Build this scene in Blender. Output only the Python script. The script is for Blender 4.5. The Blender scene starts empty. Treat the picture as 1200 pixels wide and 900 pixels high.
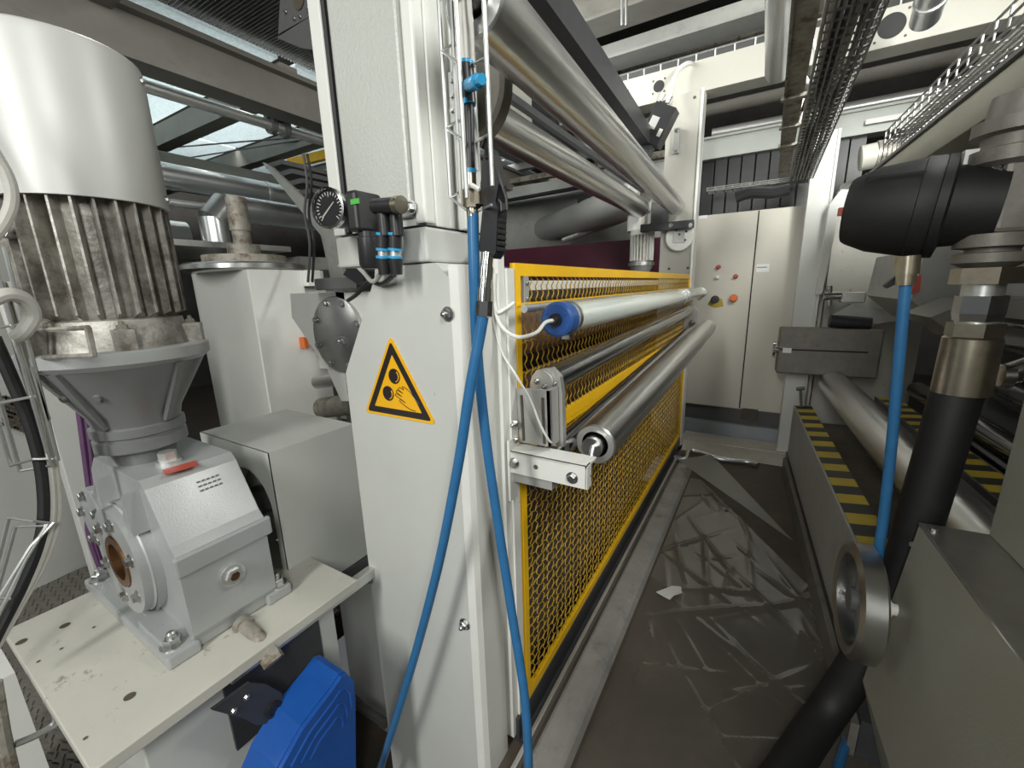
import bpy, bmesh, math, random
from mathutils import Vector, Matrix
random.seed(7)
scene = bpy.context.scene
COL = scene.collection
V = Vector
# ------------------------------------------------------------------ camera
FPX = 490.0
HC = 1.55
RX = V((0.85778197, 0.51327598, -0.02752943))    # image right
RD = V((0.09281856, -0.2073499, -0.97385355))    # image down
RF = V((-0.50556386, 0.83279877, -0.22550254))   # view direction
CAM = V((0, 0, HC))
cd = bpy.data.cameras.new('camera'); co = bpy.data.objects.new('camera', cd); COL.objects.link(co)
cd.sensor_fit = 'HORIZONTAL'; cd.sensor_width = 36; cd.lens = FPX * 36 / 1200; cd.clip_start = .02; cd.clip_end = 200
m = Matrix.Identity(4)
for i, a in enumerate((RX, -RD, -RF)):
    for j in range(3): m[j][i] = a[j]
m.translation = CAM
co.matrix_world = m
scene.camera = co
# ------------------------------------------------------------------ light and exposure
scene.view_settings.view_transform = 'Standard'
scene.view_settings.look = 'None'
scene.view_settings.gamma = 1
scene.view_settings.use_curve_mapping = False
scene.view_settings.exposure = 0.0
scene.cycles.use_denoising = True
scene.cycles.max_bounces = 6
w = bpy.data.worlds.new('world'); scene.world = w; w.use_nodes = True
w.node_tree.nodes['Background'].inputs[0].default_value = (.93, .97, 1.0, 1)
w.node_tree.nodes['Background'].inputs[1].default_value = 0.10
def area(name, loc, target, size, power, col=(.99, 1, .95)):
    l = bpy.data.lights.new(name, 'AREA'); l.shape = 'RECTANGLE'; l.size, l.size_y = size; l.energy = power; l.color = col
    o = bpy.data.objects.new(name, l); COL.objects.link(o); o.location = loc
    o.rotation_euler = (V(target) - V(loc)).to_track_quat('-Z', 'Y').to_euler()
    return o
area('ceiling_lamp_front', (-.5, -2.6, 2.8), (-.9, .8, .9), (.4, 1.8), 90)
area('fill_light_right', (1.6, -1.5, 3.2), (-1.2, .6, 1.0), (.4, 1.4), 66)  # added fill from the right, brightens the guard side and motor fins
area('ceiling_lamp_motor', (-3.2, -2.0, 3.0), (-1.4, .6, 1.4), (.5, 2.0), 14)
area('ceiling_lamp_aisle', (1.2, 1.75, 2.95), (-.4, 3.9, 1.0), (.4, 1.4), 125)
area('ceiling_lamp_left', (-4.6, 2.2, 4.3), (-4.6, 2.4, 1.0), (3.0, 2.0), 420)
area('fill_light_far', (.4, 5.2, 4.75), (.4, 6.6, 2.6), (2.4, .4), 30)  # added light that lifts the black region behind the cross beam
area('fill_light_rolls', (-2.4, 3.1, 3.6), (-1.8, 4.8, 1.8), (1.6, .4), 80)  # added light that brightens the grey drum and the overhead rolls

# ------------------------------------------------------------------ pixel helper: the ray of a photo point met with a real plane
def ray(px, py): return RX * (px - 600) + RD * (py - 450) + RF * FPX
def at(px, py, x=None, y=None, z=None):
    d = ray(px, py)
    t = (x / d.x) if x is not None else (y / d.y) if y is not None else ((z - HC) / d.z)
    return CAM + d * t
RM = Matrix.Rotation(math.radians(3.183), 4, 'Z')      # the right-hand machine stands turned by 3 degrees
RMI = RM.inverted()
def atu(px, py, u=None, v=None, z=None):               # the same in the right machine's own axes
    d = RMI.to_3x3() @ ray(px, py)
    t = (u / d.x) if u is not None else (v / d.y) if v is not None else ((z - HC) / d.z)
    return CAM + d * t

# ------------------------------------------------------------------ materials
def mat(name, col, rough=.5, metal=0., var=.12, scale=6., bump=0., bscale=60., dirt=None, dirtamt=.0, dscale=3., coat=0., alpha=1., trans=0., aniso=None, thr=(.55, .75)):
    M = bpy.data.materials.new(name); M.use_nodes = True
    nt = M.node_tree; N = nt.nodes; L = nt.links; b = N['Principled BSDF']
    b.inputs['Roughness'].default_value = rough; b.inputs['Metallic'].default_value = metal
    if coat: b.inputs['Coat Weight'].default_value = coat; b.inputs['Coat Roughness'].default_value = .15
    if trans: b.inputs['Transmission Weight'].default_value = trans
    if alpha < 1: b.inputs['Alpha'].default_value = alpha
    tc = N.new('ShaderNodeTexCoord')
    mp = N.new('ShaderNodeMapping'); L.new(tc.outputs['Object'], mp.inputs[0])
    if aniso: mp.inputs['Scale'].default_value = aniso
    n = N.new('ShaderNodeTexNoise'); n.inputs['Scale'].default_value = scale; n.inputs['Detail'].default_value = 6; n.inputs['Roughness'].default_value = .65
    L.new(mp.outputs[0], n.inputs['Vector'])
    r = N.new('ShaderNodeValToRGB')
    c = V(col)
    lo = c * (1 - var); hi = c * (1 + var * .6)
    r.color_ramp.elements[0].position = .3; r.color_ramp.elements[1].position = .7
    r.color_ramp.elements[0].color = (*lo, 1); r.color_ramp.elements[1].color = (*[min(x, 1) for x in hi], 1)
    L.new(n.outputs['Fac'], r.inputs[0])
    out = r.outputs[0]
    if dirt:
        n2 = N.new('ShaderNodeTexNoise'); n2.inputs['Scale'].default_value = dscale; n2.inputs['Detail'].default_value = 9; n2.inputs['Roughness'].default_value = .75
        L.new(tc.outputs['Object'], n2.inputs['Vector'])
        r2 = N.new('ShaderNodeValToRGB'); r2.color_ramp.elements[0].position = thr[0]; r2.color_ramp.elements[1].position = thr[1]
        r2.color_ramp.elements[0].color = (0, 0, 0, 1); r2.color_ramp.elements[1].color = (dirtamt,) * 3 + (1,)
        L.new(n2.outputs['Fac'], r2.inputs[0])
        mx = N.new('ShaderNodeMixRGB'); L.new(r2.outputs[0], mx.inputs[0]); L.new(out, mx.inputs[1]); mx.inputs[2].default_value = (*dirt, 1)
        out = mx.outputs[0]
    L.new(out, b.inputs['Base Color'])
    if bump:
        n3 = N.new('ShaderNodeTexNoise'); n3.inputs['Scale'].default_value = bscale; n3.inputs['Detail'].default_value = 3
        L.new(mp.outputs[0], n3.inputs['Vector'])
        bp = N.new('ShaderNodeBump'); bp.inputs['Strength'].default_value = bump; bp.inputs['Distance'].default_value = .004
        L.new(n3.outputs['Fac'], bp.inputs['Height']); L.new(bp.outputs[0], b.inputs['Normal'])
    return M
BR = (.16, .12, .08); DK = (.05, .045, .04)
M = dict(
 paint=mat('paint_grey', (.56, .57, .54), .42, 0, .05, 3, .05, 200, (.18, .17, .15), .8, 26, thr=(.69, .72)),
 paint2=mat('paint_grey_textured', (.50, .51, .475), .3, 0, .04, 3, .35, 130, (.3, .29, .26), .4, 7, thr=(.68, .78)),
 cream=mat('paint_cream', (.52, .51, .455), .45, 0, .08, 4, .05, 120, BR, .75, 15, thr=(.60, .68)),
 beige=mat('paint_beige', (.60, .575, .50), .45, 0, .03, 2, .03, 150),
 white=mat('paint_white', (.75, .75, .71), .4, 0, .05, 5, .03, 100, (.35, .33, .3), .4, 8, thr=(.64, .75)),
 midgrey=mat('paint_midgrey', (.34, .34, .32), .45, 0, .1, 5, .05, 100, DK, .4, 8),
 darkgrey=mat('paint_darkgrey', (.10, .10, .10), .5, 0, .15, 5, .05, 100),
 bluegrey=mat('plinth_grey', (.30, .33, .36), .5, 0, .1, 5),
 silverpaint=mat('silver_paint', (.43, .44, .44), .38, .3, .07, 7, .12, 260, (.12, .1, .08), .6, 8, thr=(.64, .74)),
 cowl=mat('cowl_paint', (.56, .56, .54), .42, .1, .04, 3, .03, 200, (.25, .23, .2), .4, 14, thr=(.7, .76)),
 fins=mat('dirty_cast', (.48, .46, .42), .45, .35, .25, 12, .3, 90, (.09, .07, .05), .85, 9, thr=(.42, .62)),
 cone=mat('cast_adapter', (.225, .23, .23), .4, .4, .1, 5, .15, 110, (.06, .05, .045), .6, 7, thr=(.6, .75)),
 steel=mat('steel', (.55, .55, .54), .28, 1, .1, 8, .03, 80),
 chrome=mat('chrome', (.68, .68, .67), .16, 1, .06, 5),
 roll=mat('brushed_roll', (.76, .76, .75), .28, 1, .07, 14, .02, 60, aniso=(1, .08, 1)),
 rolldark=mat('dark_chrome_roll', (.38, .38, .39), .18, 1, .2, 14, .02, 60, aniso=(1, .06, 1)),
 galv=mat('galvanised', (.62, .63, .62), .35, .85, .15, 15),
 alu=mat('aluminium', (.70, .70, .68), .38, .8, .1, 9),
 duct=mat('duct_sheet', (.55, .56, .56), .3, .9, .1, 4, .05, 30),
 rust=mat('rusty_steel', (.36, .34, .29), .6, .3, .3, 18, .3, 90, (.11, .06, .03), .8, 14, thr=(.5, .62)),
 brass=mat('bronze', (.32, .17, .08), .35, .9, .3, 30),
 nickel=mat('nickel_brass', (.40, .36, .28), .3, .95, .15, 30),
 black=mat('black_plastic', (.018, .018, .02), .38, 0, .3, 10),
 blackmatt=mat('black_rubber', (.009, .009, .01), .6, 0, .3, 20, .1, 200),
 blackpaint=mat('black_paint', (.045, .046, .05), .45, 0, .2, 8, .1, 120),
 yellow=mat('yellow_paint', (.93, .54, .01), .4, 0, .06, 7, .03, 90, (.35, .16, .02), .5, 10, thr=(.64, .72)),
 wire=mat('yellow_wire', (.66, .40, .03), .45, 0, .25, 30, 0, 90, (.22, .13, .04), .7, 14, thr=(.5, .65)),
 sign=mat('sign_yellow', (.90, .47, .01), .35, 0, .03, 4),
 signblack=mat('sign_black', (.02, .016, .016), .4, 0, .1, 4),
 blue=mat('blue_plastic', (.012, .085, .36), .33, 0, .15, 8, .05, 90),
 hose=mat('blue_hose', (.03, .15, .34), .34, 0, .12, 25, .03, 120),
 lightblue=mat('light_blue_plastic', (.03, .32, .60), .35, 0, .05, 8),
 capblue=mat('lamp_cap_blue', (.03, .10, .34), .3, 0, .1, 8),
 lampwhite=mat('lamp_tube_plastic', (.80, .86, .80), .16, 0, .03, 3, coat=.6),
 maroon=mat('maroon_panel', (.13, .022, .05), .45, 0, .08, 3),
 red=mat('red_plastic', (.46, .075, .05), .4, 0, .1, 8),
 orange=mat('orange_plastic', (.72, .16, .03), .4, 0, .1, 8),
 purple=mat('purple_cable', (.13, .06, .14), .5, 0, .1, 8),
 green=mat('green_label', (.08, .45, .06), .5, 0, .1, 8),
 label=mat('label_white', (.82, .82, .80), .5, 0, .02, 8),
 labelblue=mat('label_blue', (.08, .15, .42), .5, 0, .02, 8),
 cablegrey=mat('cable_grey', (.50, .49, .45), .5, 0, .12, 12),
 cablewhite=mat('cable_white', (.74, .74, .70), .45, 0, .05, 12),
 brownroll=mat('brown_rubber_roll', (.24, .145, .10), .4, 0, .3, 8),
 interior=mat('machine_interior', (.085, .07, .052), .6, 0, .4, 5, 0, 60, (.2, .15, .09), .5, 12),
 floor=mat('floor_concrete', (.092, .072, .055), .5, 0, .35, 2.2, .2, 30, (.045, .037, .03), .8, 1.6, thr=(.42, .66)),
 concrete=mat('pale_concrete', (.62, .58, .51), .7, 0, .2, 4, .25, 40, (.18, .16, .13), .5, 4),
 plate=mat('tread_plate', (.24, .225, .20), .45, .5, .2, 6),
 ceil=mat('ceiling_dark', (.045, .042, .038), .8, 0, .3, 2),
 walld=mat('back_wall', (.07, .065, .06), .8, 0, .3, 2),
 beam=mat('beam_paint', (.22, .21, .185), .5, 0, .12, 4, .05, 60, (.1, .09, .07), .4, 5),
 sheet=mat('blue_sheet', (.36, .42, .46), .45, .2, .18, 30, .1, 60),
 grating=mat('grating_steel', (.24, .26, .27), .6, .1, .2, 20),
 cabgreen=mat('beam_green_grey', (.46, .48, .45), .4, 0, .06, 4),
 beigedim=mat('paint_beige_dimmed', (.42, .41, .365), .45, 0, .05, 3, .03, 120),  # copy of the beige, colour darkened to offset too much lamp light
 wiredark=mat('dull_wire', (.26, .26, .25), .5, .7, .2, 15),
 castgrey=mat('cast_olive_grey', (.20, .19, .165), .5, .3, .2, 9, .2, 80, DK, .5, 8),
 worn=mat('worn_floor_steel', (.36, .35, .33), .45, .3, .2, 6, .15, 50, DK, .6, 7),
 paper=mat('paper_scrap', (.62, .61, .57), .8, 0, .05, 8),
 olive=mat('console_paint', (.27, .265, .215), .5, 0, .06, 5, .1, 150),
 stainless=mat('worn_steel_top', (.46, .45, .42), .3, .85, .2, 5, .05, 40),
 hazard=mat('hazard_yellow', (.45, .33, .03), .5, 0, .15, 8),
 hazblack=mat('hazard_black', (.03, .028, .025), .5, 0, .15, 8),
 glass=None, film=None,
)
def film_mat():
    m_ = bpy.data.materials.new('plastic_film'); m_.use_nodes = True
    N = m_.node_tree.nodes; L = m_.node_tree.links; N.clear()
    o = N.new('ShaderNodeOutputMaterial'); t = N.new('ShaderNodeBsdfTransparent'); g = N.new('ShaderNodeBsdfGlossy'); d = N.new('ShaderNodeBsdfDiffuse')
    t.inputs[0].default_value = (.9, .9, .88, 1); g.inputs['Roughness'].default_value = .38; d.inputs[0].default_value = (.5, .5, .47, 1)
    m1 = N.new('ShaderNodeMixShader'); m2 = N.new('ShaderNodeMixShader')
    m1.inputs[0].default_value = .07; L.new(t.outputs[0], m1.inputs[1]); L.new(d.outputs[0], m1.inputs[2])
    fr = N.new('ShaderNodeFresnel'); fr.inputs[0].default_value = 1.25
    mu = N.new('ShaderNodeMath'); mu.operation = 'MULTIPLY'; mu.inputs[1].default_value = .35; L.new(fr.outputs[0], mu.inputs[0]); L.new(mu.outputs[0], m2.inputs[0]); L.new(m1.outputs[0], m2.inputs[1]); L.new(g.outputs[0], m2.inputs[2])
    L.new(m2.outputs[0], o.inputs[0])
    return m_
M['film'] = film_mat()
def sheet_mat():
    m_ = bpy.data.materials.new('translucent_roof_sheet'); m_.use_nodes = True
    N = m_.node_tree.nodes; L = m_.node_tree.links; N.clear()
    o = N.new('ShaderNodeOutputMaterial'); t = N.new('ShaderNodeBsdfTranslucent'); d = N.new('ShaderNodeBsdfDiffuse'); x = N.new('ShaderNodeMixShader')
    tc = N.new('ShaderNodeTexCoord'); n = N.new('ShaderNodeTexNoise'); n.inputs['Scale'].default_value = 45; L.new(tc.outputs['Object'], n.inputs[0])
    r = N.new('ShaderNodeValToRGB'); r.color_ramp.elements[0].color = (.34, .37, .38, 1); r.color_ramp.elements[1].color = (.60, .65, .67, 1); L.new(n.outputs['Fac'], r.inputs[0])
    L.new(r.outputs[0], t.inputs[0]); L.new(r.outputs[0], d.inputs[0]); x.inputs[0].default_value = .5; L.new(t.outputs[0], x.inputs[1]); L.new(d.outputs[0], x.inputs[2]); L.new(x.outputs[0], o.inputs[0])
    return m_
M['sheet'] = sheet_mat()
def glass_mat():
    m_ = bpy.data.materials.new('gauge_glass'); m_.use_nodes = True
    N = m_.node_tree.nodes; L = m_.node_tree.links; N.clear()
    o = N.new('ShaderNodeOutputMaterial'); t = N.new('ShaderNodeBsdfTransparent'); g = N.new('ShaderNodeBsdfGlossy')
    g.inputs['Roughness'].default_value = .05
    fr = N.new('ShaderNodeFresnel'); fr.inputs[0].default_value = 1.45
    m2 = N.new('ShaderNodeMixShader'); L.new(fr.outputs[0], m2.inputs[0]); L.new(t.outputs[0], m2.inputs[1]); L.new(g.outputs[0], m2.inputs[2]); L.new(m2.outputs[0], o.inputs[0])
    return m_
M['glass'] = glass_mat()

# ------------------------------------------------------------------ mesh helpers
def frame(axis):
    a = V(axis).normalized()
    t = V((0, 0, 1)) if abs(a.z) < .9 else V((1, 0, 0))
    x = t.cross(a).normalized(); y = a.cross(x)
    return a, x, y
class B:
    """collects shapes into one mesh; T is an optional axes transform"""
    def __init__(s, T=None): s.v = []; s.f = []; s.sm = []; s.T = T
    def add(s, vs, fs, smooth=False):
        o = len(s.v)
        s.v += [(s.T @ V(p)) if s.T else V(p) for p in vs]
        for f in fs: s.f.append([i + o for i in f]); s.sm.append(smooth)
        return s
    def box(s, a, b, bev=0.):
        (x0, y0, z0), (x1, y1, z1) = tuple(min(p) for p in zip(a, b)), tuple(max(p) for p in zip(a, b))
        if bev <= 0:
            vs = [(x, y, z) for x in (x0, x1) for y in (y0, y1) for z in (z0, z1)]
            return s.add(vs, [(0, 1, 3, 2), (4, 6, 7, 5), (0, 4, 5, 1), (2, 3, 7, 6), (0, 2, 6, 4), (1, 5, 7, 3)])
        e = min(bev, (x1 - x0) / 2.01, (y1 - y0) / 2.01, (z1 - z0) / 2.01)
        bm = bmesh.new(); bmesh.ops.create_cube(bm, size=1)
        for q in bm.verts: q.co = V(((x0 + x1) / 2 + q.co.x * (x1 - x0), (y0 + y1) / 2 + q.co.y * (y1 - y0), (z0 + z1) / 2 + q.co.z * (z1 - z0)))
        bmesh.ops.bevel(bm, geom=bm.edges[:], offset=e, segments=2, affect='EDGES', profile=.5)
        bm.verts.index_update()
        s.add([q.co.copy() for q in bm.verts], [[q.index for q in f.verts] for f in bm.faces]); bm.free(); return s
    def cyl(s, a, b, r, n=24, r2=None, cap=True):
        a, b = V(a), V(b); r2 = r if r2 is None else r2; L = (b - a).length
        return s.lathe(a, b - a, [(0, 0), (0, r), (L, r2), (L, 0)] if cap else [(0, r), (L, r2)], n)
    def lathe(s, o, axis, prof, n=32, smooth=True):
        """prof: list of (along, radius); shared rings, closed at radius 0"""
        o = V(o); ax, x, y = frame(axis); vs = []; rings = []
        for h, r in prof:
            if r < 1e-6: rings.append([len(vs)]); vs.append(o + ax * h); continue
            rings.append(list(range(len(vs), len(vs) + n)))
            for i in range(n): t = 2 * math.pi * i / n; vs.append(o + ax * h + (x * math.cos(t) + y * math.sin(t)) * r)
        fs = []
        for A, C in zip(rings, rings[1:]):
            for i in range(n):
                j = (i + 1) % n
                f = [A[0], C[j], C[i]] if len(A) == 1 else [A[i], A[j], C[0]] if len(C) == 1 else [A[i], A[j], C[j], C[i]]
                if len(A) > 1 or len(C) > 1: fs.append(f)
        return s.add(vs, fs, smooth)
    def tube(s, pts, r, n=8, closed=False, cap=True):
        pts = [V(p) for p in pts]; m_ = len(pts); vs = []
        up = None
        for i, p in enumerate(pts):
            d = (pts[(i + 1) % m_] - pts[i - 1]) if closed else (pts[min(i + 1, m_ - 1)] - pts[max(i - 1, 0)])
            d.normalize()
            if up is None: _, x, y = frame(d)
            else:
                x = up - d * up.dot(d)
                x = x.normalized() if x.length > 1e-6 else frame(d)[1]
                y = d.cross(x)
            up = x
            rr = r[i] if isinstance(r, (list, tuple)) else r
            for j in range(n):
                t = 2 * math.pi * j / n; vs.append(p + x * math.cos(t) * rr + y * math.sin(t) * rr)
        fs = []
        for i in range(m_ if closed else m_ - 1):
            k = (i + 1) % m_
            for j in range(n): fs.append((i * n + j, i * n + (j + 1) % n, k * n + (j + 1) % n, k * n + j))
        if cap and not closed: fs += [list(range(n))[::-1], list(range((m_ - 1) * n, m_ * n))]
        return s.add(vs, fs, True)
    def prism(s, poly, d):
        """poly: 3D points, d: extrusion vector"""
        n = len(poly); P = [V(p) for p in poly]; Q = [p + V(d) for p in P]
        return s.add(P + Q, [list(range(n))[::-1], list(range(n, 2 * n))] + [(i, (i + 1) % n, n + (i + 1) % n, n + i) for i in range(n)])
    def quad(s, *p): return s.add(p, [list(range(len(p)))])
def spline(pts, k=8):
    P = [V(p) for p in pts]; out = []
    for i in range(len(P) - 1):
        p0, p1, p2, p3 = P[max(i - 1, 0)], P[i], P[i + 1], P[min(i + 2, len(P) - 1)]
        for j in range(k):
            t = j / k
            out.append(.5 * ((2 * p1) + (p2 - p0) * t + (2 * p0 - 5 * p1 + 4 * p2 - p3) * t * t + (3 * p1 - p0 - 3 * p2 + p3) * t ** 3))
    return out + [P[-1]]
def mesh_of(name, b, m_, off):
    me = bpy.data.meshes.new(name)
    me.from_pydata([tuple(p - off) for p in b.v], [], b.f)
    me.polygons.foreach_set('use_smooth', b.sm)
    me.materials.append(M[m_] if isinstance(m_, str) else m_)
    bm = bmesh.new(); bm.from_mesh(me)
    bmesh.ops.recalc_face_normals(bm, faces=bm.faces)
    for e in bm.edges:
        if len(e.link_faces) == 2 and e.calc_face_angle(0) > .6: e.smooth = False
    bm.to_mesh(me); bm.free()
    return me
def wloc(o):
    p = V((0, 0, 0))
    while o: p += o.location; o = o.parent
    return p
def thing(name, label, cat, loc, group=None):
    o = bpy.data.objects.new(name, None); COL.objects.link(o); o.location = loc; o.empty_display_size = .05
    o['label'] = label; o['category'] = cat
    if group: o['group'] = group
    return o
def part(name, b, m_, parent, label=None, kind=None):
    o = bpy.data.objects.new(name, mesh_of(name, b, m_, wloc(parent))); COL.objects.link(o); o.parent = parent
    if label: o['label'] = label
    if kind: o['kind'] = kind
    return o
def solo(name, b, m_, label, cat, group=None, kind=None):
    lo = V([min(p[i] for p in b.v) for i in range(3)]); hi = V([max(p[i] for p in b.v) for i in range(3)])
    off = V(((lo.x + hi.x) / 2, (lo.y + hi.y) / 2, lo.z))
    o = bpy.data.objects.new(name, mesh_of(name, b, m_, off)); COL.objects.link(o); o.location = off
    if label: o['label'] = label
    if cat: o['category'] = cat
    if group: o['group'] = group
    if kind: o['kind'] = kind
    return o
def struct(name, b, m_, label=None):
    return solo(name, b, m_, label, None, None, 'structure')
_bolt = {}
def bolt(parent, p, axis, r=.012, m_='steel', name='bolt', stud=True):
    """hex head on a washer, shared mesh, facing along axis"""
    key = (m_, stud)
    if key not in _bolt:
        b = B(); b.lathe((0, 0, 0), (0, 0, 1), [(0, 0), (0, 1.35), (.18, 1.35), (.18, 0)], 14)
        b.lathe((0, 0, 0), (0, 0, 1), [(.18, 1.0), (.85, 1.0), (1.0, .82), (1.0, 0)], 6, False)
        if stud: b.lathe((0, 0, 0), (0, 0, 1), [(1.0, .5), (1.6, .5), (1.8, .3), (1.8, 0)], 10)
        _bolt[key] = mesh_of('bolt', b, m_, V((0, 0, 0)))
    o = bpy.data.objects.new(name, _bolt[key]); COL.objects.link(o); o.parent = parent
    o.location = V(p) - wloc(parent); o.scale = (r, r, r)
    o.rotation_euler = V(axis).to_track_quat('Z', 'Y').to_euler()
    return o
X_, Y_, Z_ = V((1, 0, 0)), V((0, 1, 0)), V((0, 0, 1))
# ================================================================== SETTING
b = B(); b.box((-.66, -4, -.12), (6, 10, 0)); b.box((-9, 4.05, -.12), (-.66, 10, 0)); b.box((-9, -4, -.12), (-1.66, 4.05, 0)); b.box((-1.66, -4, -.5), (-.66, 4.05, -.4)); struct('floor', b, 'floor', 'dark stained concrete floor of the machine aisle')
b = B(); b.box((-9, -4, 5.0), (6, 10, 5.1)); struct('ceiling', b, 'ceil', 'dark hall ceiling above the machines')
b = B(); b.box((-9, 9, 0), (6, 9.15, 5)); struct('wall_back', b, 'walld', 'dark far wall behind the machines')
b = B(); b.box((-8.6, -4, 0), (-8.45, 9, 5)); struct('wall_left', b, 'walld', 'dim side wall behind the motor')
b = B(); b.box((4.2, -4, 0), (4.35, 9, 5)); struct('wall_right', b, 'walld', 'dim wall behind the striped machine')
b = B(); b.box((-.62, 4.3, 0), (.9, 4.56, .012)); b.box((-.62, 4.0, 0), (.62, 4.3, .006))
struct('trim_1', b, 'concrete', 'pale worn concrete strip before the cabinet plinth')
# ================================================================== CENTRE: frame column
YP = .80
t = thing('frame_column', 'tall pale grey machine column with warning triangle and bolted collar', 'column', (-.85, .9, -.4))
def face(pts, y): return [(x, y, z) for x, z in pts]
b = B(); b.prism(face([(-1.07, -.4), (-.652, -.4), (-.652, 1.575), (-.69, 1.612), (-.90, 1.612), (-.905, 1.585), (-1.072, 1.31)], YP), (0, .2, 0))
part('column_body', b, 'paint', t)
b = B()                                                   # rounded corner and flank facing the aisle
b.prism([(-.653, .80, 0.0), (-.630, .807, 0), (-.622, .825, 0), (-.622, .93, 0), (-.653, .93, 0)], (0, 0, 1.605)); b.box((-.66, .81, -.4), (-.653, .955, 0))
b.prism([(-.653, .93, 0), (-.640, .93, 0), (-.640, .955, 0), (-.653, .955, 0)], (0, 0, 1.605))
part('flank', b, 'white', t)
b = B(); b.box((-.66, .955, .03), (-.612, .985, 1.66)); b.box((-.66, .987, .03), (-.605, 1.025, 1.60))
part('fence_post', b, 'white', t)
b = B(); b.box((-1.035, .79, 1.615), (-.705, 1.06, 1.695), .006); part('collar', b, 'paint', t)
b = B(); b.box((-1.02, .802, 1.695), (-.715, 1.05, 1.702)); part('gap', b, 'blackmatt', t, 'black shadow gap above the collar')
ub = B(); ub.box((-1.005, .812, 1.70), (-.72, 1.05, 3.6)); up = part('upper_box', ub, 'paint', t)
b = B(); b.box((-1.045, .795, 1.70), (-1.000, .86, 3.6), .004); part('edge_strip', b, 'white', up)
b = B(); b.tube([(-.993, .803, 1.705), (-.993, .803, 3.6)], .008, 6); part('rubber_seal', b, 'blackmatt', up)
b = B(); b.box((-.978, .797, 1.722), (-.752, .83, 3.6), .008); part('textured_panel', b, 'paint2', up)
b = B(); b.box((-.748, .803, 1.705), (-.714, .84, 3.6), .006); b.box((-.728, .84, 1.70), (-.712, .90, 3.6), .004); part('corner_profile', b, 'white', up)
b = B(); b.box((-.722, .93, 1.70), (-.69, .975, 3.6), .004); part('side_profile', b, 'white', up)
for px, py in ((525, 368), (545, 731)): bolt(t, at(px, py, y=YP - .001), -Y_, .0135)
bolt(t, at(404, 399, y=YP - .001), -Y_, .0145); bolt(t, at(434, 679, y=YP - .001), -Y_, .011); bolt(t, at(482, 243, y=.796), -Y_, .012, stud=False)
# warning sign
sg = thing('warning_sign', 'yellow triangular sign with two rollers and a hand on grey column', 'sign', at(470, 487, y=YP - .004))
Y0 = YP - .003
sc_ = lambda px, py, d=0.: at(px, py, y=Y0 - d)
def rtri(P, r, y, n=5):
    """rounded triangle"""
    out = []
    for i in range(3):
        p, a, c = P[i], P[i - 1], P[(i + 1) % 3]
        d1 = (a - p).normalized(); d2 = (c - p).normalized()
        s_, e_ = p + d1 * r, p + d2 * r
        for k in range(n + 1):
            q = k / n; out.append((1 - q) ** 2 * s_ + 2 * q * (1 - q) * p + q * q * e_)
    return out
T0 = [sc_(457, 393), sc_(511, 498), sc_(428, 483)]
cen = sum(T0, V()) / 3
b = B(); b.prism(rtri(T0, .018, Y0), (0, .003, 0)); part('plate', b, 'sign', sg)
t1 = rtri([cen + (p - cen) * .90 for p in T0], .012, Y0); t2 = rtri([cen + (p - cen) * .665 for p in T0], .003, Y0)
b = B(); n_ = len(t1); e_ = V((0, -.0008, 0))
b.add([p + e_ for p in t1] + [p + e_ for p in t2], [(i, (i + 1) % n_, n_ + (i + 1) % n_, n_ + i) for i in range(n_)]); part('black_border', b, 'signblack', sg)
b = B()
for px, py in ((462, 441), (455, 461)):
    c = sc_(px, py, .0008); b = B(); b.lathe(c, -Y_, [(0, .0215), (.0006, .0215), (.0006, 0)], 28); part('roller_symbol', b, 'signblack', sg)
b = B()
for px, py, a0, a1 in ((462, 441, -1.3, .9), (455, 461, -1.3, .6)):
    c = sc_(px, py, .0018)
    b = B(); b.tube([c + V((math.cos(a) * .016, 0, math.sin(a) * .016)) for a in [a0 + (a1 - a0) * k / 10 for k in range(11)]], .0016, 5); part('roller_highlight', b, 'sign', sg)
b = B()
hp = [(491, 474), (485, 466), (480, 459), (474, 454), (471, 453), (473, 457), (468, 454), (466, 456), (472, 461), (465, 457), (464, 459), (471, 465), (464, 461), (463, 463), (471, 469), (475, 472), (469, 468), (468, 470), (475, 476), (481, 480), (487, 482)]
b.tube([sc_(x, y, .0012) for x, y in hp], .0011, 5)
part('hand_symbol', b, 'signblack', sg)
# bracket disc behind the tray: end plate of the upper rolls
b = B(); c = at(548, 112, y=1.08); b.lathe(c, -Y_, [(-.02, 0), (-.02, .135), (.02, .135), (.03, .125), (.03, 0)], 40)
solo('roll_end_disc', b, 'castgrey', 'round grey end disc half hidden behind wire tray', 'disc')

# ------------------------------------------------------------------ upper long rolls
def roll(name, p0, p1, r, m_, label, cat='roller', group=None, shaft=.4, end='steel', ext=.06):
    p0, p1 = V(p0), V(p1); d = (p1 - p0).normalized()
    t = thing(name, label, cat, p0, group)
    b = B(); b.lathe(p0, d, [(.0, r * .93), (r * .07, r), ((p1 - p0).length - r * .07, r), ((p1 - p0).length, r * .93)], 40); part('roll_body', b, m_, t)
    b = B(); b.lathe(p0, d, [(.001, r * .95), (.001, r * shaft * 1.3)], 40); part('end_face', b, end, t); b = B(); b.lathe(p1, d, [(-.001, r * .95), (-.001, 0)], 40); part('end_face', b, end, t)
    b = B(); b.cyl(p0 - d * ext, p0 + d * .02, r * shaft, 20); part('shaft', b, 'steel', t); b = B(); b.cyl(p1 - d * .02, p1 + d * ext, r * shaft, 20); part('shaft', b, 'steel', t)
    return t
A1 = at(793, 243, y=4.02); dA = ray(862, 308).normalized(); A0 = A1 - dA * 3.25 + V((0, 0, .03))
roll('deflector_roll', A0, A1, .068, 'roll', 'large upper steel roll nearest the black beam, running overhead', group='upper steel rolls')
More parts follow.
